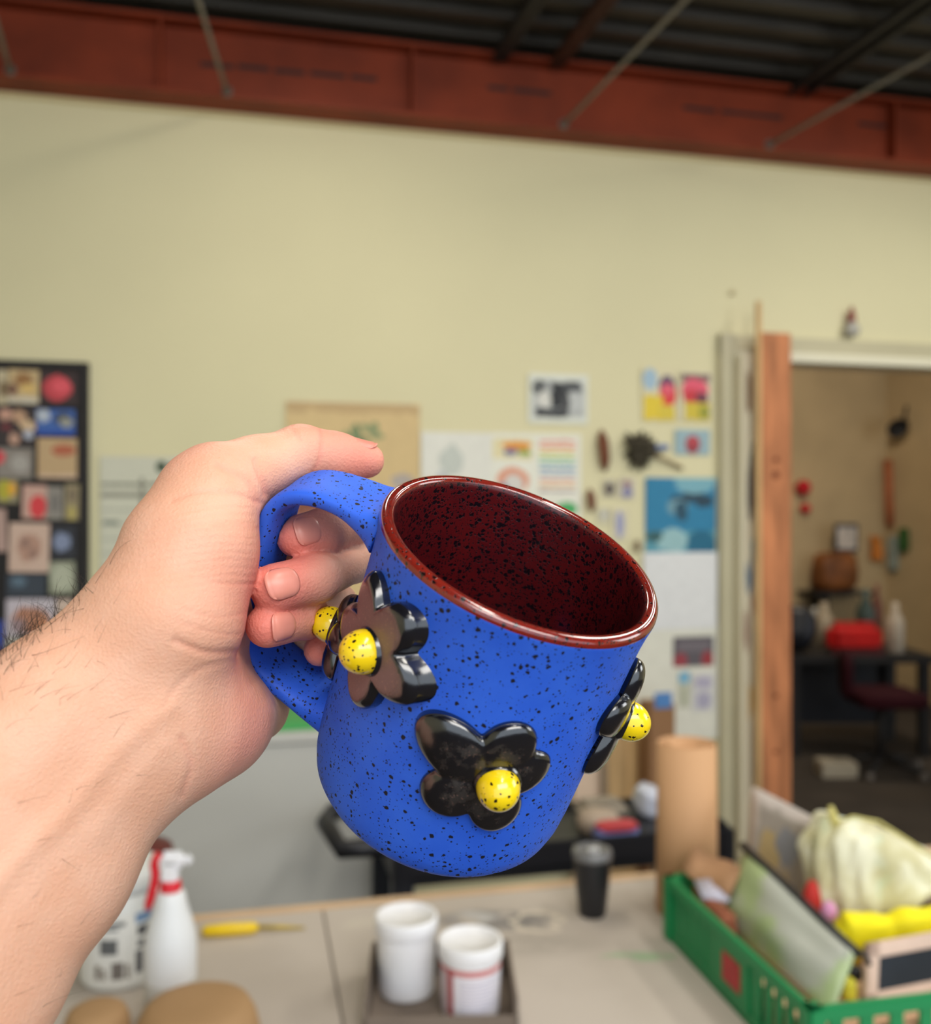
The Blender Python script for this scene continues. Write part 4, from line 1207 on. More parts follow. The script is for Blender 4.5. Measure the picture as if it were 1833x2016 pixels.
# lumpy bundle: top slopes down to the right, cloth hangs in folds
V, Fc = [], []
nu, nv = 96, 30
def sgp(x, e): return math.copysign(abs(x) ** e, x)
for j in range(nv + 1):
    la = -math.pi / 2 + math.pi * j / nv
    for i in range(nu):
        a_ = 2 * math.pi * i / nu
        x, y, z = sgp(math.cos(la), .62) * sgp(math.cos(a_), .8), sgp(math.cos(la), .62) * sgp(math.sin(a_), .8), sgp(math.sin(la), .75)
        f = 1 + .055 * math.sin(13 * a_ + 2.5 * z + 1.2 * math.sin(3 * a_)) * math.cos(la) + .03 * math.sin(29 * a_ - 4 * z) * math.cos(la) + .05 * math.sin(5 * x + 7 * z + 2) * math.cos(3 * y + x * 4)
        up_ = max(0.0, z + .35)
        if z < 0:
            z *= 1 - .62 * min(1.0, max(0.0, (x - .05) / .8))      # the right end lifts over the speckled cloth
        V.append(cl0 + Vector((.118 * x * f, .062 * y * f, .082 * z * (1 + .07 * math.sin(7 * x + 1)) * f - .042 * max(0.0, -z) ** 2 - .036 * (x + .35) * up_)))
for j in range(nv):
    for i in range(nu):
        i2 = (i + 1) % nu
        Fc.append((j * nu + i, j * nu + i2, (j + 1) * nu + i2, (j + 1) * nu + i))
for v in V:
    v.z = max(v.z, ZF - .0005)
obj('bundle', V, Fc, cbm, cbg, True)
kn = pt(1642, 1622, 1.60)
tube('knot', [kn + Vector((.01, 0, -.02)), kn + Vector((0, 0, .0)), kn + Vector((-.002, 0, .014)), kn + Vector((-.006, 0, .03))], [.012, .011, .008, .004], plain('cord_yellow', srgb(206, 196, 120), .8), cbg, 8)
tube('drawstring', [pt(u, v, 1.56) for u, v in ((1644, 1622), (1680, 1608), (1730, 1618), (1790, 1656), (1840, 1690))], .0026, MATS['cord_yellow'], cbg, 6)

Yb = 1.50
yb = [pt(1646, 1822, Yb), pt(1660, 1828, Yb), pt(1690, 1822, Yb), pt(1740, 1828, Yb + .02), pt(1790, 1815, Yb + .02), pt(1850, 1812, Yb + .03), pt(1900, 1806, Yb + .03)]
V, Fc = tube_geo([Vector(p) for p in spline(yb, 30)], [.004 + .018 * min(1, i / 3) * (1 + .12 * math.sin(i * 1.1)) for i in range(30)], 14)
for q, v in enumerate(V):                      # the underside sags onto the carton
    cz = sum(V[(q // 14) * 14 + e].z for e in range(14)) / 14
    if v.z < cz:
        v.z = max(ZF, cz - (cz - v.z) * 3.2)
tag(obj('yellow_scarf', V, Fc, plain('yellow_cloth', srgb(240, 226, 24), .7, .3, .12, 14, stretch=(1, 1, 6)), None, True), 'bright yellow rolled cloth lying across the crate', 'cloth')
blob('pompom', Frame(pt(1632, 1794, 1.53), (1, 0, 0)), .013, .013, .016, plain('pink_felt', srgb(216, 150, 190), .8), 'small pink pompom beside the yellow cloth', 'pompom', amp=.05)
blob('red_pouch', Frame(pt(1600, 1762, 1.588) - Vector((.004, .006, .024)), (1, 0, 0)), .018, .016, .050, plain('red_felt', srgb(196, 44, 36), .7), 'small red pouch beside the cloth bundle', 'pouch', amp=.06)
# chalkboard
Q0 = pt(1700, 1975, 1.385); Q3 = pt(1706, 1858, 1.42); Q1 = pt(1900, 1940, 1.445)
Q0.z = ZF; Q1.z = ZF; Q2 = pt(1900, 1830, 1.48)
cbd = empty('chalkboard', Q0, 'small chalkboard with a pale wooden frame leaning in the crate', 'chalkboard')
ex, ez = (Q1 - Q0), (Q3 - Q0)
FB = Frame(Q0, ex, None, ez); FB.y = FB.z.cross(FB.x).normalized()
lx, lz = ex.length, ez.length
M_pw = plain('pale_frame_wood', srgb(214, 188, 172), .6, .3, .08, 20)
box('slate', FB, .012, lx - .012, -.002, .006, .01, lz - .01, plain('slate', srgb(38, 44, 52), .7, .3, .15, 12), cbd)
fwid = .022
box('frame_bar', FB, 0, fwid, -.006, .008, 0, lz, M_pw, cbd, .002)
box('frame_bar', FB, lx - fwid, lx, -.006, .008, 0, lz, M_pw, cbd, .002)
box('frame_bar', FB, 0, lx, -.006, .008, lz - fwid, lz, M_pw, cbd, .002)
box('frame_bar', FB, 0, lx, -.006, .008, 0, fwid * .7, M_pw, cbd, .002)
# brown paper, lilac papers, small bits
c = [pt(1362, 1655, 1.78), pt(1452, 1700, 1.70), pt(1470, 1728, 1.66), pt(1380, 1690, 1.75)]
def curl_sheet(name, path0, path1, mat, label, cat, th=.0015):
    n = len(path0)
    V = [p + Vector((0, 0, th)) for p in path0] + [p + Vector((0, 0, th)) for p in path1] + [p - Vector((0, 0, th)) for p in path0] + [p - Vector((0, 0, th)) for p in path1]
    Fc = []
    for i in range(n - 1):
        Fc += [(i, i + 1, n + i + 1, n + i), (2 * n + i, 3 * n + i, 3 * n + i + 1, 2 * n + i + 1), (i, 2 * n + i, 2 * n + i + 1, i + 1), (n + i, n + i + 1, 3 * n + i + 1, 3 * n + i)]
    Fc += [(0, n, 3 * n, 2 * n), (n - 1, 3 * n - 1, 4 * n - 1, 2 * n - 1)]
    return tag(obj(name, V, Fc, mat, None, True), label, cat)
p0 = [pt(1368, 1664, 1.76), pt(1385, 1680, 1.75), pt(1410, 1690, 1.73), pt(1440, 1698, 1.70), pt(1460, 1712, 1.67)]
p1 = [p + Vector((-.03, -.03, -.035)) for p in p0]
curl_sheet('brown_paper', p0, p1, plain('brown_wrap', srgb(170, 130, 96), .75, .3, .08, 12), 'curled brown paper at the back of the crate', 'paper', .002)
curl_sheet('lilac_envelope', [pt(1368, 1735, 1.70), pt(1395, 1733, 1.70), pt(1432, 1738, 1.68)], [pt(1384, 1770, 1.655), pt(1410, 1772, 1.65), pt(1436, 1774, 1.64)], plain('lilac_paper', srgb(196, 194, 212), .6), 'pale lilac envelope inside the crate', 'envelope', .003)
blob('clay_block', Frame(CR.p(.033, LL * .70, .091), ke, kd), .017, .042, .025, plain('red_clay', srgb(140, 84, 62), .8, .2, .1, 30), 'reddish brown clay lump inside the crate', 'clay', amp=.08, power=4)
blob('dark_pebble', Frame(pt(1683, 1915, 1.43), (1, 0, 0)), .010, .010, .0105, M_black, 'small black bead beside the chalkboard', 'bead', amp=.04, power=4)
blob('yellow_eraser', Frame(pt(1670, 1946, 1.40), (1, 0, 0)), .010, .012, .016, plain('yellow_rubber', srgb(206, 196, 50), .6), 'small yellow rubber piece beside the zip pouch', 'eraser', amp=.04, power=4)
blob('speckled_cloth', Frame(pt(1846, 1776, 1.645) - Vector((.012, 0, .004)), ke, kd), .034, .03, .036, plain('speckled', srgb(104, 82, 94), .9, .2, .5, 180), 'purple speckled cloth under the bundle', 'cloth', amp=.08, power=4)

# ------------------------------------------------------------------ the mug
CAMV = Vector((0, 0, EYE))
MC = Vector((.01847513, .29685972, -.01175827)) + CAMV
MB = Vector((-.01081593, .34098672, -.09942432)) + CAMV
MH = (MC - MB).length
MA = (MC - MB).normalized()
ML = Vector((-0.93455076, 0.07196473, 0.34847663))        # handle side
MF = Vector((-0.21173044, -0.89955888, -0.38205241))      # towards the viewer


def mug_p(phi, r, h):
    t = math.radians(phi)
    return MB + MA * h + (MF * math.cos(t) + ML * math.sin(t)) * r


def speckled(name, base, alt, dark, rough, big=330.0, amount=.30, coat=0.0, fine=True, noise_amt=.5):
    """glazed clay with dark iron specks and pits"""
    m, nt, b = new_mat(name)
    k = NT(nt)
    tc = nt.nodes.new('ShaderNodeTexCoord')
    nz = nt.nodes.new('ShaderNodeTexNoise'); nz.inputs['Scale'].default_value = 60; nz.inputs['Detail'].default_value = 6
    nt.links.new(tc.outputs['Object'], nz.inputs['Vector'])
    ad = nt.nodes.new('ShaderNodeVectorMath'); ad.operation = 'MULTIPLY_ADD'
    nzd = nt.nodes.new('ShaderNodeTexNoise'); nzd.inputs['Scale'].default_value = 700; nzd.inputs['Detail'].default_value = 2
    nt.links.new(tc.outputs['Object'], nzd.inputs['Vector'])
    nt.links.new(nzd.outputs['Color'], ad.inputs[0])
    ad.inputs[1].default_value = (.0011, .0011, .0011)
    nt.links.new(tc.outputs['Object'], ad.inputs[2])
    masks = []
    for sc, am in ((big, amount), (big * 2.1, amount * .9)) if fine else ((big, amount),):
        vo = nt.nodes.new('ShaderNodeTexVoronoi')
        vo.inputs['Scale'].default_value = sc
        nt.links.new(ad.outputs[0], vo.inputs['Vector'])
        s3 = nt.nodes.new('ShaderNodeSeparateColor')
        nt.links.new(vo.outputs['Color'], s3.inputs[0])
        rad = k.m('MULTIPLY', k.m('POWER', s3.outputs[0], 2.2), am)
        d = k.m('SUBTRACT', rad, vo.outputs['Distance'])
        masks.append(k.step(d, -.02, .05))
    mk = masks[0]
    for q in masks[1:]:
        mk = k.m('MAXIMUM', mk, q)
    col = k.mix(k.m('MULTIPLY', k.step(nz.outputs['Fac'], .35, .68), noise_amt), base, alt)
    col = k.mix(mk, col, dark)
    nt.links.new(col, b.inputs['Base Color'])
    b.inputs['Roughness'].default_value = rough
    b.inputs['Coat Weight'].default_value = coat
    b.inputs['Coat Roughness'].default_value = .08
    bp = nt.nodes.new('ShaderNodeBump')
    bp.inputs['Strength'].default_value = .35
    bp.inputs['Distance'].default_value = .0006
    hgt = k.m('SUBTRACT', k.m('MULTIPLY', nz.outputs['Fac'], .5), mk)
    nt.links.new(hgt, bp.inputs['Height'])
    nt.links.new(bp.outputs['Normal'], b.inputs['Normal'])
    return m


M_blue = speckled('matte_blue_glaze', srgb(40, 96, 222), srgb(58, 114, 234), srgb(18, 18, 34), .62, 500, .42)
M_inner = speckled('oxblood_glaze', srgb(88, 16, 20), srgb(66, 12, 20), srgb(18, 9, 16), .30, 700, .75, .15)
M_lip = speckled('oxblood_lip', srgb(124, 30, 20), srgb(100, 22, 16), srgb(24, 11, 12), .14, 620, .55, 1.0)

mug = empty('mug', MB, 'speckled matte blue mug with black flowers, held tilted in the hand', 'mug')


def mug_ring(prof, mats, name, seg=128):
    """lathe about the tilted mug axis, rim plane leaning a little; prof rows are (r, h, material)"""
    nrm = Vector((0.34226699, -0.4191436, 0.84093516)).normalized()
    tilt = nrm - MA * nrm.dot(MA)
    V, Fc, mi = [], [], []
    for r, h, _ in prof:
        for i in range(seg):
            t = 2 * math.pi * i / seg
            dirv = MF * math.cos(t) + ML * math.sin(t)
            w = max(0.0, (h / MH - .45) / .55)
            rw = r * (1 + .006 * math.sin(2 * t + .5) + .005 * math.sin(3 * t + 2.2 + h * 20))
            hh = h - dirv.dot(tilt) * r * w * w
            V.append(MB + MA * hh + dirv * rw)
    n = len(prof)
    for j in range(n - 1):
        for i in range(seg):
            i2 = (i + 1) % seg
            Fc.append((j * seg + i, (j + 1) * seg + i, (j + 1) * seg + i2, j * seg + i2))
            mi.append(prof[j][2])
    Fc.append(tuple(range(seg))); mi.append(0)
    Fc.append(tuple(reversed(range((n - 1) * seg, n * seg)))); mi.append(1)
    o = obj(name, V, Fc, mats, mug, True)
    o.data.polygons.foreach_set('material_index', mi)
    return o


H = MH
prof_o = [(.020, .0012, 0), (.036, .0004, 0), (.0405, .0006, 0), (.0432, .0022, 0), (.0452, .0052, 0), (.0462, .010, 0), (.0466, .018, 0), (.0467, .028, 0), (.0467, .040, 0), (.0464, .052, 0),
          (.0461, .064, 0), (.0459, .074, 0), (.0459, .082, 0), (.0461, .090, 0), (.0465, .0955, 0), (.0469, H - .0034, 0), (.0470, H - .0022, 2), (.0468, H - .0010, 2), (.0462, H - .0001, 2), (.0450, H + .0003, 2),
          (.0436, H + .0001, 2), (.0427, H - .0007, 1), (.0423, H - .0024, 1), (.0421, H - .005, 1), (.0418, .088, 1), (.0416, .070, 1), (.0418, .045, 1), (.0416, .022, 1), (.0395, .012, 1), (.034, .0075, 1), (.02, .006, 1)]
mug_ring(prof_o, [M_blue, M_inner, M_lip], 'mug_body')

# handle: a broad strap
HPHI = 95.0
cl_pts = [(4.35, 9.35), (5.0, 9.42), (5.9, 9.52), (6.9, 9.42), (7.7, 9.05), (8.15, 8.35), (8.25, 7.3), (8.25, 5.8), (8.2, 4.2), (7.95, 3.0), (7.3, 2.25), (6.3, 1.85), (5.2, 1.62), (4.0, 1.60)]
cl_s = spline(cl_pts, 60)
tp_ = math.radians(HPHI)
HT = (-MF * math.sin(tp_) + ML * math.cos(tp_))          # strap width direction, away from the viewer
HR = (MF * math.cos(tp_) + ML * math.sin(tp_))
V, Fc = [], []
ns_, sg_ = len(cl_s), 28
for i, (r, h) in enumerate(cl_s):
    t = i / (ns_ - 1)
    a = cl_s[max(i - 1, 0)]; b_ = cl_s[min(i + 1, ns_ - 1)]
    tg = (HR * (b_[0] - a[0]) + MA * (b_[1] - a[1])).normalized()
    nr = HT.cross(tg).normalized()
    end = max(0, 1 - t / .2) ** 2, max(0, 1 - (1 - t) / .16) ** 2
    wdt = .0132 + .0050 * end[0] + .0030 * end[1] - .0008 * math.sin(math.pi * t)
    thk = .0031 + .0050 * end[0] + .0050 * end[1]
    ctr = MB + HR * (r / 100) + MA * (h / 100)
    for q in range(sg_):
        th = 2 * math.pi * q / sg_
        c_, s_ = math.cos(th), math.sin(th)
        x = math.copysign(abs(c_) ** .55, c_) * wdt
        y = math.copysign(abs(s_) ** .7, s_) * thk
        # gentle dish along the strap
        y += .0010 * (abs(x) / wdt) ** 2 * (1 if s_ > 0 else .4)
        V.append(ctr + HT * x + nr * y)
for i in range(ns_ - 1):
    for q in range(sg_):
        q2 = (q + 1) % sg_
        Fc.append((i * sg_ + q, i * sg_ + q2, (i + 1) * sg_ + q2, (i + 1) * sg_ + q))
Fc.append(tuple(reversed(range(sg_)))); Fc.append(tuple(range((ns_ - 1) * sg_, ns_ * sg_)))
obj('handle', V, Fc, M_blue, mug, True)


# black flowers
def flower_mat(name, brown, amt):
    m, nt, b = new_mat(name)
    k = NT(nt)
    tc = nt.nodes.new('ShaderNodeTexCoord')
    n1 = nt.nodes.new('ShaderNodeTexNoise'); n1.inputs['Scale'].default_value = 150; n1.inputs['Detail'].default_value = 8; n1.inputs['Roughness'].default_value = .7
    n2 = nt.nodes.new('ShaderNodeTexNoise'); n2.inputs['Scale'].default_value = 1400; n2.inputs['Detail'].default_value = 3
    for n in (n1, n2):
        nt.links.new(tc.outputs['Object'], n.inputs['Vector'])
    at = nt.nodes.new('ShaderNodeAttribute'); at.attribute_name = 'face_mask'
    fm = k.m('MULTIPLY', at.outputs['Fac'], k.step(k.m('MULTIPLY_ADD', at.outputs['Fac'], .25, n1.outputs['Fac']), .86 - amt * .4, 1.0 - amt * .4))
    fine_ = k.step(n2.outputs['Fac'], .60, .68)
    col = k.mix(fm, srgb(20, 20, 26), brown)
    col = k.mix(k.m('MULTIPLY', k.m('MULTIPLY', fine_, fm), .4), col, srgb(168, 126, 112))
    nt.links.new(col, b.inputs['Base Color'])
    b.inputs['Metallic'].default_value = .1
    b.inputs['Specular IOR Level'].default_value = .9
    b.inputs['Coat Weight'].default_value = .8
    b.inputs['Coat Roughness'].default_value = .12
    nt.links.new(k.m('MULTIPLY_ADD', fm, -.75, .85), b.inputs['Coat Weight'])
    rg = nt.nodes.new('ShaderNodeMapRange')
    nt.links.new(fm, rg.inputs['Value'])
    rg.inputs['To Min'].default_value = .14
    rg.inputs['To Max'].default_value = .45
    nt.links.new(rg.outputs['Result'], b.inputs['Roughness'])
    bp = nt.nodes.new('ShaderNodeBump'); bp.inputs['Strength'].default_value = .25; bp.inputs['Distance'].default_value = .0005
    nt.links.new(n1.outputs['Fac'], bp.inputs['Height'])
    nt.links.new(bp.outputs['Normal'], b.inputs['Normal'])
    return m


M_fl_brown = flower_mat('gunmetal_brown_glaze', srgb(112, 84, 84), 1.0)
M_fl_black = flower_mat('gunmetal_black_glaze', srgb(50, 45, 43), .36)
M_yel = speckled('yellow_speckled_glaze', srgb(248, 214, 20), srgb(240, 200, 16), srgb(44, 32, 10), .22, 760, .52, .7, False)


def make_flower(phi, h, r0, shift, petals, thick, bend, ball, dome, mat, label, ball_r=.0072):
    """petals: (x, y, halfwidth) tips in millimetres on the tangent plane, seen with x to the right and y up the mug"""
    t = math.radians(phi)
    N = MF * math.cos(t) + ML * math.sin(t)
    T = MF * math.sin(t) - ML * math.cos(t)
    O = MB + MA * h + N * r0 + T * (shift / 1000)
    def place(x, y, z):
        drop = bend * (r0 - math.sqrt(max(1e-9, r0 * r0 - min(abs(x), r0 * .9) ** 2)))
        return O + T * x + MA * y + N * (z - drop)
    # outline by support of petal ellipses
    na, nr_ = 200, 16
    rad = []
    for i in range(na):
        th = 2 * math.pi * i / na
        best = .0088
        d = np.array([math.cos(th), math.sin(th)])
        for (px_, py_, w) in petals:
            L_ = math.hypot(px_, py_) / 1000
            u = np.array([px_, py_]) / 1000 / L_
            c = L_ * .56; A1 = L_ * .46; B1 = w / 1000
            # ray / ellipse far intersection
            du = d @ u; dv = d[0] * -u[1] + d[1] * u[0]
            qa = (du / A1) ** 2 + (dv / B1) ** 2; qb = -2 * du * c / A1 ** 2; qc = (c / A1) ** 2 - 1
            D = qb * qb - 4 * qa * qc
            if D > 0:
                rr = (-qb + math.sqrt(D)) / (2 * qa)
                if rr > best: best = rr
        rad.append(best)
    rad = np.array(rad)
    for _ in range(3):
        rad = (np.roll(rad, 1) + rad * 2 + np.roll(rad, -1)) / 4
    V, Fc, fm = [], [], []
    ss_ = [0.0, .15, .3, .42, .54, .64, .73, .80, .86, .905, .94, .965, .985, .997, 1.0, 1.0, .985]
    zz_ = []
    for j, s in enumerate(ss_):
        if j <= 14:
            z = thick * (1 - max(0, (s - .80) / .20) ** 2.6 * .62) if not dome else thick * (.14 + .86 * math.sqrt(max(0, 1 - s ** 7)))
        elif j == 15:
            z = thick * .16
        else:
            z = -.010
        zz_.append(z)
    for j, s in enumerate(ss_):
        for i in range(na):
            th = 2 * math.pi * i / na
            rr = rad[i] * s
            x, y = rr * math.cos(th), rr * math.sin(th)
            z = zz_[j]
            if j <= 14 and dome:
                # petals swell, valleys between them sink
                depth = (rad[i] - rad.min()) / (rad.max() - rad.min() + 1e-9)
                z += .0011 * math.sin(math.pi * min(1, s)) * (depth - .45) * 1.4
                z -= .0010 * math.exp(-(s / .2) ** 2)
            V.append(place(x, y, z))
            fm.append(1.0 if s < .70 and j < 14 else max(0, 1 - (s - .70) / .22) if j < 14 else 0.0)
    for j in range(len(ss_) - 1):
        for i in range(na):
            i2 = (i + 1) % na
            Fc.append((j * na + i, (j + 1) * na + i, (j + 1) * na + i2, j * na + i2))
    Fc.append(tuple(range((len(ss_) - 1) * na, len(ss_) * na)))
    o = obj('flower', V, Fc, mat, mug, True)
    at = o.data.attributes.new('face_mask', 'FLOAT', 'POINT')
    at.data.foreach_set('value', fm)
    o['label'] = label
    bx, by = ball
    c = place(bx / 1000, by / 1000, thick)
    fr = Frame(c, T, MA, N)
    R_ = ball_r
    lathe('flower_centre', fr, [(R_ * 1.12, -.0016), (R_ * 1.14, -.0004), (R_ * 1.02, .0008)], M_fl_black, o, 40, False, False)
    lathe('yellow_button', fr, [(R_ * .98, -.001), (R_ * 1.0, .001)] + [(R_ * math.cos(a), .0012 + R_ * 1.12 * math.sin(a)) for a in np.linspace(.12, 1.54, 12)], M_yel, o, 40)
    return o


make_flower(45, .0740, .0470, 3.6, [(-12, 17.5, 6.6), (12, 18, 7.6), (21.5, -4, 8.0), (1, -23, 7.6), (-22.5, -7, 7.4)], .0044, .55, (1.5, -1.5), False, M_fl_brown, 'flat black flower with a brownish face and yellow centre', .0068)
make_flower(-18, .0495, .0464, -1.5, [(-22.5, 13.5, 9.4), (5.5, 21.0, 8.6), (19, 6.0, 8.2), (11.5, -20.0, 8.6), (-14.5, -15.5, 8.8)], .0040, .95, (3.2, .6), True, M_fl_black, 'glossy black flower with rounded petals and yellow centre', .0066)
make_flower(-86, .0600, .0462, 0, [(-18, 8, 7.4), (0, 20.5, 7.4), (18, 6, 7.4), (11, -17, 7.4), (-12, -19, 7.4)], .0050, .95, (-1, -1), True, M_fl_black, 'glossy black flower seen edge on with yellow centre', .0066)
make_flower(88, .0490, .0464, 0, [(-15, 5, 5.5), (0, 15, 5.6), (15, 5, 5.5), (9, -14, 5.4), (-9, -14, 5.4)], .0052, .95, (0, 1), True, M_fl_black, 'small black flower inside the handle with yellow centre', .0064)

# ------------------------------------------------------------------ the hand and forearm
PX = lambda u, v, d: np.array([(u - CX) / FPX * d, d, (CY - v) / FPX * d])


def sd_cone(P, a, b, ra, rb):
    ba = b - a
    t = np.clip(((P - a) @ ba) / (ba @ ba), 0, 1)
    return np.sqrt(((P - a - t[..., None] * ba) ** 2).sum(-1)) - (ra + (rb - ra) * t)


def smin(a, b, k):
    h = np.clip(.5 + .5 * (b - a) / k, 0, 1)
    return b + (a - b) * h - k * h * (1 - h)


VX = .0013
lo = np.array([-.275, .170, -.285]); hi = np.array([-.025, .392, .050])
dim = np.ceil((hi - lo) / VX).astype(int)
field = np.full(tuple(dim), .05, np.float32)
axs = [lo[i] + VX * np.arange(dim[i]) for i in range(3)]


def add(chain, k, target=None, inner=None):
    """chain of (point, radius) -> tapered limb blended into the field"""
    pts = [c[0] for c in chain]; rs = [c[1] / 1000 for c in chain]
    m = .03
    mn = np.min([p - r for p, r in zip(pts, rs)], 0) - m
    mx = np.max([p + r for p, r in zip(pts, rs)], 0) + m
    i0 = np.clip(((mn - lo) / VX).astype(int), 0, dim); i1 = np.clip(((mx - lo) / VX).astype(int) + 1, 0, dim)
    sl = tuple(slice(a_, b2) for a_, b2 in zip(i0, i1))
    G = np.stack(np.meshgrid(*[axs[q][sl[q]] for q in range(3)], indexing='ij'), -1).astype(np.float32)
    d = None
    for q in range(len(pts) - 1):
        e = sd_cone(G, pts[q].astype(np.float32), pts[q + 1].astype(np.float32), rs[q], rs[q + 1])
        d = e if d is None else smin(d, e, inner or .003)
    field[sl] = smin(field[sl], d.astype(np.float32), k)


# forearm: thumb side, little finger side and the flat between
add([(PX(262, 1246, .293), 19), (PX(95, 1412, .277), 21.5), (PX(-210, 1690, .250), 25), (PX(-760, 2250, .205), 30)], .010, inner=.01)
add([(PX(262, 1500, .290), 17.5), (PX(110, 1720, .277), 20), (PX(-52, 1940, .264), 22.5), (PX(-420, 2480, .225), 28)], .018, inner=.01)
add([(PX(262, 1372, .291), 19), (PX(80, 1580, .277), 22), (PX(-150, 1850, .255), 26), (PX(-620, 2400, .215), 32)], .014, inner=.01)
# ball of the thumb
add([(PX(282, 1330, .290), 20), (PX(335, 1215, .289), 21), (PX(375, 1085, .297), 20), (PX(408, 995, .306), 16)], .012, inner=.008)
# heel of the hand on the little finger side
add([(PX(300, 1440, .293), 19.5), (PX(365, 1434, .302), 17.5), (PX(428, 1420, .317), 15.0), (PX(505, 1398, .345), 11.5)], .016, inner=.014)
# palm behind the handle
add([(PX(330, 1300, .310), 18), (PX(420, 1190, .328), 15), (PX(462, 1060, .342), 12)], .012, inner=.01)
add([(PX(340, 1380, .312), 17), (PX(400, 1310, .334), 12), (PX(460, 1230, .350), 12)], .012, inner=.01)
add([(PX(440, 1390, .338), 12.5), (PX(500, 1335, .355), 11), (PX(490, 1180, .354), 11.5), (PX(480, 1060, .352), 11.5)], .010, inner=.01)
# thumb
add([(PX(408, 975, .305), 14.0), (PX(428, 955, .309), 12.8), (PX(500, 925, .321), 10.6), (PX(592, 893, .333), 9.9)], .008, inner=.006)
add([(PX(592, 893, .333), 9.7), (PX(660, 903, .339), 8.9), (PX(722, 907, .342), 6.6)], .004, inner=.005)
# fingers: knuckle, middle joint, end joint, tip
F_IDX = [(PX(492, 1040, .352), 10.0), (PX(650, 1018, .357), 7.8), (PX(692, 1030, .346), 7.6), (PX(638, 1046, .327), 7.9), (PX(586, 1056, .321), 7.6)]
F_MID = [(PX(490, 1130, .354), 10.5), (PX(650, 1096, .361), 8.0), (PX(694, 1106, .351), 7.8), (PX(622, 1138, .318), 8.2), (PX(541, 1158, .3085), 8.3)]
F_RNG = [(PX(488, 1215, .354), 10.2), (PX(630, 1178, .365), 7.8), (PX(664, 1188, .361), 7.4), (PX(606, 1213, .325), 7.6), (PX(527, 1232, .3085), 7.4)]
F_PNK = [(PX(498, 1300, .352), 9.5), (PX(620, 1268, .360), 7.4), (PX(656, 1262, .357), 6.8), (PX(648, 1268, .346), 6.4), (PX(630, 1280, .336), 6.0)]
for fch in (F_IDX, F_MID, F_RNG, F_PNK):
    add(fch, .0005, inner=.003)


# flesh gives way where it presses on the mug: cut the field back to the strap, the wall and the small flower
def carve(lo_b, hi_b, fn):
    i0 = np.clip(((lo_b - lo) / VX).astype(int), 0, dim); i1 = np.clip(((hi_b - lo) / VX).astype(int) + 1, 0, dim)
    sl = tuple(slice(a_, b2) for a_, b2 in zip(i0, i1))
    G = np.stack(np.meshgrid(*[axs[q][sl[q]] for q in range(3)], indexing='ij'), -1)
    field[sl] = np.maximum(field[sl], -(fn(G) + .0004)).astype(np.float32)


MBn = np.array(MB - CAMV); MAn, HRn, HTn = (np.array(v_) for v_ in (MA, HR, HT))


def sd_handle(G):
    q = G - MBn
    h_, r_, t_ = q @ MAn, q @ HRn, q @ HTn
    d = np.full(h_.shape, 1.0)
    for i in range(0, len(cl_s) - 1):
        a_ = cl_s[i] / 100; b2 = cl_s[i + 1] / 100
        ba = b2 - a_
        s_ = np.clip(((r_ - a_[0]) * ba[0] + (h_ - a_[1]) * ba[1]) / (ba @ ba), 0, 1)
        d = np.minimum(d, np.hypot(r_ - a_[0] - s_ * ba[0], h_ - a_[1] - s_ * ba[1]))
    return np.maximum(d - .0034, np.abs(t_) - .0128)


def sd_wall(G):
    q = G - MBn
    h_ = q @ MAn
    return np.maximum(np.linalg.norm(q - h_[..., None] * MAn, axis=-1) - .0470, np.maximum(-h_, h_ - MH))


def sd_small_flower(G):
    t = math.radians(88)
    N = np.array(MF * math.cos(t) + ML * math.sin(t))
    q = G - (MBn + MAn * .049 + N * .0464)
    z = q @ N
    rad_ = np.linalg.norm(q - z[..., None] * N, axis=-1)
    disc = np.maximum(rad_ - .0155, z - .0056)
    ball = np.linalg.norm(q - N * .0066 - MAn * .001, axis=-1) - .0072
    return np.minimum(disc, ball)


for fn_ in (sd_handle, sd_wall, sd_small_flower):
    carve(np.array([-.105, .27, -.11]), np.array([-.02, .39, .045]), fn_)


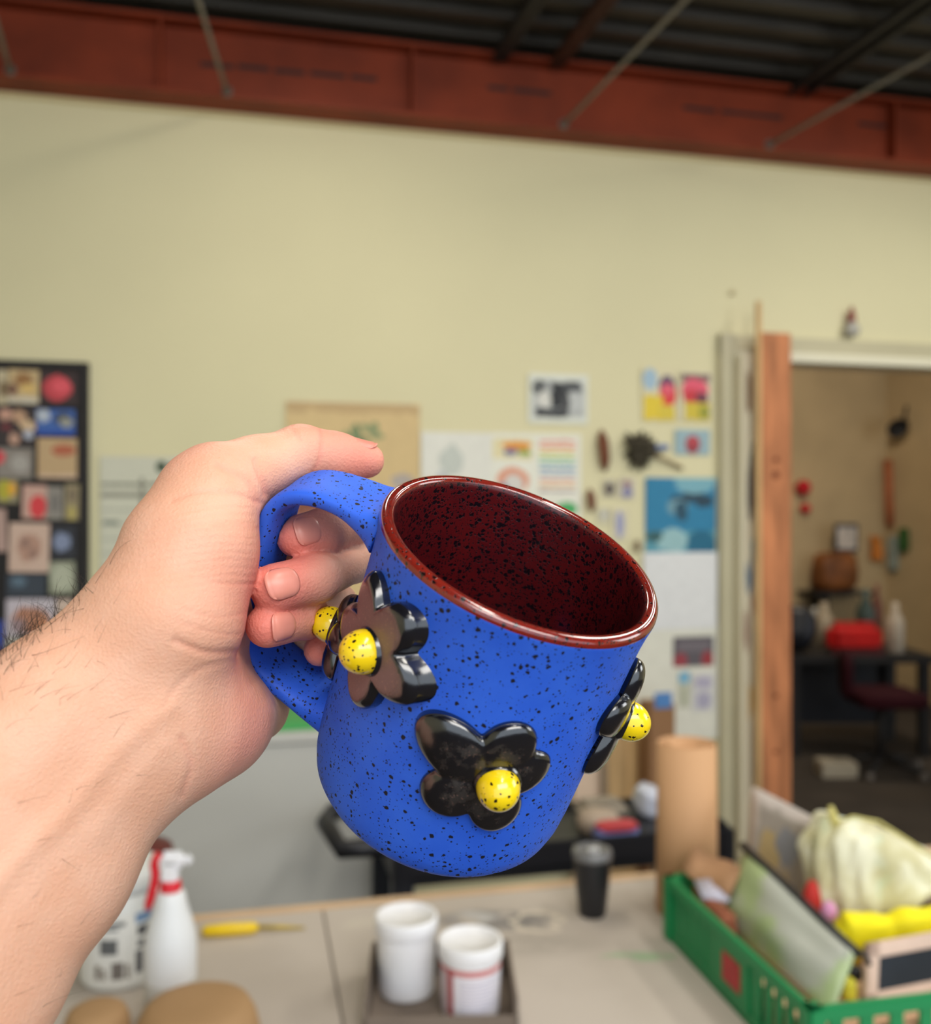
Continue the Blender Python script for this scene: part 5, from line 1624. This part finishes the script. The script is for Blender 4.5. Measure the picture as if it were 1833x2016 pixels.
def surface_nets(f):
    s = f < 0
    nx, ny, nz = f.shape
    corners = [(i, j, k_) for i in (0, 1) for j in (0, 1) for k_ in (0, 1)]
    def sub(A, c): return A[c[0]:nx - 1 + c[0], c[1]:ny - 1 + c[1], c[2]:nz - 1 + c[2]]
    cnt = sum(sub(s, c).astype(np.int8) for c in corners)
    act = (cnt > 0) & (cnt < 8)
    idx = np.argwhere(act)
    vid = np.full(act.shape, -1, np.int64)
    vid[act] = np.arange(len(idx))
    acc = np.zeros((len(idx), 3)); num = np.zeros(len(idx))
    val = {c: f[idx[:, 0] + c[0], idx[:, 1] + c[1], idx[:, 2] + c[2]] for c in corners}
    for c in corners:
        for ax in range(3):
            if c[ax] == 0:
                c2 = list(c); c2[ax] = 1; c2 = tuple(c2)
                a_, b2 = val[c], val[c2]
                m = (a_ < 0) != (b2 < 0)
                t = np.where(m, a_ / np.where(a_ - b2 == 0, 1, a_ - b2), 0)
                p = np.array(c, float)[None] + np.zeros((len(idx), 3)); p[:, ax] += t
                acc[m] += p[m]; num[m] += 1
    Vv = lo + VX * (idx + acc / num[:, None])
    Q = []
    for ax in range(3):
        o1, o2 = (ax + 1) % 3, (ax + 2) % 3
        sl0 = [slice(1, -1)] * 3; sl1 = [slice(1, -1)] * 3
        sl0[ax] = slice(0, f.shape[ax] - 1); sl1[ax] = slice(1, f.shape[ax])
        a_, b2 = s[tuple(sl0)], s[tuple(sl1)]
        e = np.argwhere(a_ != b2)
        off = np.array([1, 1, 1]); off[ax] = 0
        base = e + off
        flip = a_[tuple(e.T)]
        q = []
        for (d1, d2) in ((1, 1), (0, 1), (0, 0), (1, 0)):
            c = base.copy(); c[:, o1] -= d1; c[:, o2] -= d2
            q.append(vid[tuple(c.T)])
        q = np.stack(q, 1)
        q[~flip] = q[~flip][:, ::-1]
        Q.append(q)
    return Vv, np.concatenate(Q)


HV, HQ = surface_nets(field)
del field


def lap(V_, Q_, it, lam=.5):
    e = np.concatenate([Q_[:, [0, 1]], Q_[:, [1, 2]], Q_[:, [2, 3]], Q_[:, [3, 0]]])
    e = np.concatenate([e, e[:, ::-1]])
    deg = np.bincount(e[:, 0], minlength=len(V_))[:, None]
    for _ in range(it):
        s_ = np.stack([np.bincount(e[:, 0], V_[e[:, 1], q], minlength=len(V_)) for q in range(3)], 1)
        V_ = V_ + lam * (s_ / np.maximum(deg, 1) - V_)
    return V_


def vnormals(V_, Q_):
    fn = np.cross(V_[Q_[:, 2]] - V_[Q_[:, 0]], V_[Q_[:, 3]] - V_[Q_[:, 1]])
    n = np.zeros_like(V_)
    for q in range(4):
        for ax in range(3):
            n[:, ax] += np.bincount(Q_[:, q], fn[:, ax], minlength=len(V_))
    return n / np.maximum(np.linalg.norm(n, axis=1), 1e-12)[:, None]


HV = lap(HV, HQ, 2)


def subdiv(V_, Q_):
    e = np.concatenate([Q_[:, [0, 1]], Q_[:, [1, 2]], Q_[:, [2, 3]], Q_[:, [3, 0]]])
    es = np.sort(e, 1)
    u, inv = np.unique(es, axis=0, return_inverse=True)
    inv = inv.reshape(-1)
    n, m = len(V_), len(Q_)
    Vn = np.concatenate([V_, V_[u].mean(1), V_[Q_].mean(1)])
    em = n + inv.reshape(4, m).T
    fc = n + len(u) + np.arange(m)
    Qn = np.concatenate([np.stack([Q_[:, q], em[:, q], fc, em[:, (q + 3) % 4]], 1) for q in range(4)])
    return Vn, Qn


HV, HQ = subdiv(HV, HQ)
HV = lap(HV, HQ, 2)
HN = vnormals(HV, HQ)
if (HN * (HV - HV.mean(0))).sum() < 0:
    HQ = HQ[:, ::-1]; HN = -HN
UVp = np.stack([CX + FPX * HV[:, 0] / HV[:, 1], CY - FPX * HV[:, 2] / HV[:, 1]], 1)
front = (HN * HV).sum(1) < 0


def dist_poly(pts):
    P = spline(pts, 24)
    d = np.full(len(UVp), 1e9)
    for a_, b2 in zip(P[:-1], P[1:]):
        ba = b2 - a_
        t = np.clip(((UVp - a_) @ ba) / (ba @ ba + 1e-9), 0, 1)
        d = np.minimum(d, np.sqrt(((UVp - a_ - t[:, None] * ba) ** 2).sum(1)))
    return d


disp = np.zeros(len(HV)); tint = np.zeros(len(HV))
creases = [([(524, 973), (521, 955), (511, 931), (503, 905)], 7, 1.0, .45), ([(507, 985), (490, 952), (466, 934), (427, 916)], 8, .7, .35), ([(511, 991), (478, 977), (430, 968), (379, 970), (338, 984)], 6, .45, .3),
           ([(631, 846), (632, 875), (628, 907), (612, 938)], 5, .5, .45), ([(592, 867), (584, 857), (577, 847)], 4, .25, .3), ([(510, 1040), (470, 1034), (420, 1036)], 4, .2, .2),
           ([(359, 1456), (378, 1502), (367, 1544), (359, 1567)], 8, .6, .3), ([(462, 1284), (430, 1286), (395, 1282), (345, 1262)], 8, .8, .3),
           ([(455, 1300), (400, 1315), (355, 1345), (320, 1392)], 8, .35, .1), ([(505, 1150), (450, 1150), (400, 1140)], 4, .18, .15), ([(490, 1205), (430, 1215), (360, 1200)], 4, .2, .15), ([(470, 1250), (420, 1245), (350, 1225)], 4, .2, .15)]
for q in range(11):
    yy = 998 + q * 15
    creases.append(([(300 - q * 7, yy + 30 - q), (380, yy + 6), (440, yy), (500, yy + 2)], 3.2, .17, .10))
for pts, w, dep, rd in creases:
    g = np.exp(-(dist_poly(pts) / w) ** 2) * front
    disp -= g * dep * .75 / 1000
    tint += g * rd * .45
for pts, w, hgt in (([(330, 1392), (229, 1479), (134, 1594), (38, 1689), (-40, 1780)], 24, .75), ([(318, 1470), (262, 1545), (190, 1640)], 24, .35)):
    disp += np.exp(-(dist_poly(pts) / w) ** 2) * front * hgt / 1000
HV = HV + HN * disp[:, None]

# flush: skin is pinker over the pads, knuckles and finger ends
def flush(c, r, amt):
    global tint
    tint += amt * np.exp(-(np.linalg.norm(HV - c, axis=1) / r) ** 2)
for c, r, a_ in ((PX(715, 915, .34), .016, .75), (PX(640, 900, .338), .013, .3), (PX(600, 845, .333), .010, .3), (PX(570, 1060, .312), .014, .8), (PX(640, 1050, .33), .016, .6), (PX(505, 1160, .30), .012, .7), (PX(560, 1160, .31), .012, .4),
                 (PX(495, 1235, .30), .013, .8), (PX(600, 1220, .32), .016, .4), (PX(640, 1280, .33), .012, .9), (PX(470, 1150, .29), .022, .35), (PX(470, 1420, .31), .018, .5), (PX(420, 1480, .30), .016, .4), (PX(440, 940, .31), .014, .2), (PX(370, 900, .305), .012, .3),
                 (PX(250, 1060, .30), .016, .2), (PX(400, 1350, .30), .015, .25)):
    flush(c, r, a_)
tint = np.clip(tint, 0, 1)

M_skin, nt, b = new_mat('skin')
k = NT(nt)
tc = nt.nodes.new('ShaderNodeTexCoord')
n1 = nt.nodes.new('ShaderNodeTexNoise'); n1.inputs['Scale'].default_value = 70; n1.inputs['Detail'].default_value = 4
n2 = nt.nodes.new('ShaderNodeTexNoise'); n2.inputs['Scale'].default_value = 1500; n2.inputs['Detail'].default_value = 3
vo = nt.nodes.new('ShaderNodeTexVoronoi'); vo.inputs['Scale'].default_value = 900
for n in (n1, n2, vo):
    nt.links.new(tc.outputs['Object'], n.inputs['Vector'])
at = nt.nodes.new('ShaderNodeAttribute'); at.attribute_name = 'flush'
col = k.mix(k.step(n1.outputs['Fac'], .35, .65), srgb(225, 171, 142), srgb(229, 179, 152))
col = k.mix(at.outputs['Fac'], col, srgb(222, 128, 112))
nt.links.new(col, b.inputs['Base Color'])
b.inputs['Roughness'].default_value = .52
b.inputs['Specular IOR Level'].default_value = .35
b.inputs['Subsurface Weight'].default_value = .15
b.inputs['Subsurface Radius'].default_value = (1.0, .35, .2)
b.inputs['Subsurface Scale'].default_value = .004
bp = nt.nodes.new('ShaderNodeBump'); bp.inputs['Strength'].default_value = .4; bp.inputs['Distance'].default_value = .0004
nt.links.new(k.m('ADD', n2.outputs['Fac'], k.m('MULTIPLY', vo.outputs['Distance'], .8)), bp.inputs['Height'])
nt.links.new(bp.outputs['Normal'], b.inputs['Normal'])

me = bpy.data.meshes.new('person')
Wv = HV + np.array([0, 0, EYE])
me.vertices.add(len(Wv)); me.vertices.foreach_set('co', Wv.astype(np.float32).ravel())
me.loops.add(HQ.size); me.loops.foreach_set('vertex_index', HQ.astype(np.int32).ravel())
me.polygons.add(len(HQ)); me.polygons.foreach_set('loop_start', np.arange(0, HQ.size, 4, dtype=np.int32))
me.update(calc_edges=True)
me.validate()
me.shade_smooth()
fa = me.attributes.new('flush', 'FLOAT', 'POINT')
fa.data.foreach_set('value', tint.astype(np.float32))
person = link_mesh('person', me, M_skin)
tag(person, 'bare hand and hairy forearm gripping the blue mug by its handle', 'person')

# fingernails
M_nail = plain('fingernail', srgb(222, 142, 124), .35, .5, .05, 200)


def nail(tip, joint, r, normal, start, length, half, rj=None):
    T_ = Vector(tip) + CAMV; J = Vector(joint) + CAMV
    ax = (T_ - J).normalized()
    sl_ = (T_ - J).length
    r_tip = r; rj = rj or r
    N = Vector(normal); N = (N - ax * N.dot(ax)).normalized()
    S = ax.cross(N)
    V, Fc = [], []
    nu, nv = 12, 12
    for i in range(nu + 1):
        x = i / nu
        for j in range(nv + 1):
            y = 2 * j / nv - 1
            bx = start - length * x
            # rounded free edge and cuticle
            edge = .0012 * y * y + .0022 * y ** 6
            xx = bx - edge * (1 - 2 * x) * 1.0
            ang = y * half * (1 - .10 * x)
            border = max(abs(y) ** 6, (2 * x - 1) ** 8)
            r = r_tip + (rj - r_tip) * min(1, max(0, -xx / sl_))
            rc = math.sqrt(max(r * r - (max(xx, 0) * .86) ** 2, (.35 * r) ** 2))
            rr = rc + .0002 - .0009 * border
            if i == 0: rr = rc + .0004 - .0005 * abs(y) ** 6
            V.append(T_ + ax * xx + (N * math.cos(ang) + S * math.sin(ang)) * rr)
    for i in range(nu):
        for j in range(nv):
            a_ = i * (nv + 1) + j
            Fc.append((a_, a_ + 1, a_ + nv + 2, a_ + nv + 1))
    o = obj('fingernail', V, Fc, M_nail, person, True)
    md = o.modifiers.new('thick', 'SOLIDIFY'); md.thickness = .0005
    return o


nail(F_IDX[4][0], F_IDX[3][0], .0074, (-.1, -1, .15), .0040, .0100, .80)
nail(F_MID[4][0], F_MID[3][0], .0084, (-.15, -1, .1), .0062, .0115, .72)
nail(F_RNG[4][0], F_RNG[3][0], .0074, (-.15, -1, -.05), .0048, .0105, .76)
nail(PX(722, 907, .342), PX(660, 903, .339), .0066, (.1, -.12, 1), .0034, .0110, .8, .0089)

# arm hair
M_hair = plain('dark_hair', srgb(40, 30, 24), .5, .4, .1, 50)
hv, hf = [], []
edge_pts = spline([(255, 1045), (200, 1120), (150, 1180), (80, 1245), (0, 1310), (-60, 1360)], 60)
de = np.full(len(UVp), 1e9)
for p in edge_pts:
    de = np.minimum(de, np.hypot(UVp[:, 0] - p[0], UVp[:, 1] - p[1]))
cand = np.where((de < 26) & (HN[:, 2] > .15) & (UVp[:, 0] > -60) & (UVp[:, 0] < 215))[0]
rs = np.random.default_rng(11)
def add_hair(i, lean, length, rad):
    p0 = Vector(Wv[i]); n = Vector(HN[i])
    d = (n * lean[0] + Vector((.45, .35, .55)) * lean[1] + Vector(rs.normal(size=3)) * .28).normalized()
    crv = Vector(rs.normal(size=3)) * .5 + Vector((.3, 0, -.3))
    path = []
    for t in np.linspace(0, 1, 6):
        path.append(p0 - n * .0004 + d * length * t + crv * length * .45 * t * t)
    V_, F_ = tube_geo(path, [rad * (1 - .75 * t) for t in np.linspace(0, 1, 6)], 4, False)
    o_ = len(hv)
    hv.extend(V_); hf.extend([tuple(x + o_ for x in f_) for f_ in F_])
w = np.clip((190 - UVp[cand, 0]) / 190, .05, 1)
for i in rs.choice(cand, 270, p=w / w.sum()):
    add_hair(i, (.55, .5), rs.uniform(.006, .014), .00007)
fc_ = np.where(front & (UVp[:, 0] > 0) & (UVp[:, 0] < 260) & (UVp[:, 1] > 1220) & (UVp[:, 1] < 2000) & (de > 20))[0]
wf = np.exp(-(de[fc_] / 110.0)) + .012
for i in rs.choice(fc_, 90, p=wf / wf.sum()):
    add_hair(i, (.12, .8), rs.uniform(.005, .010), .000045)
tag(obj('arm_hair', hv, hf, M_hair, person, True), kind='stuff')
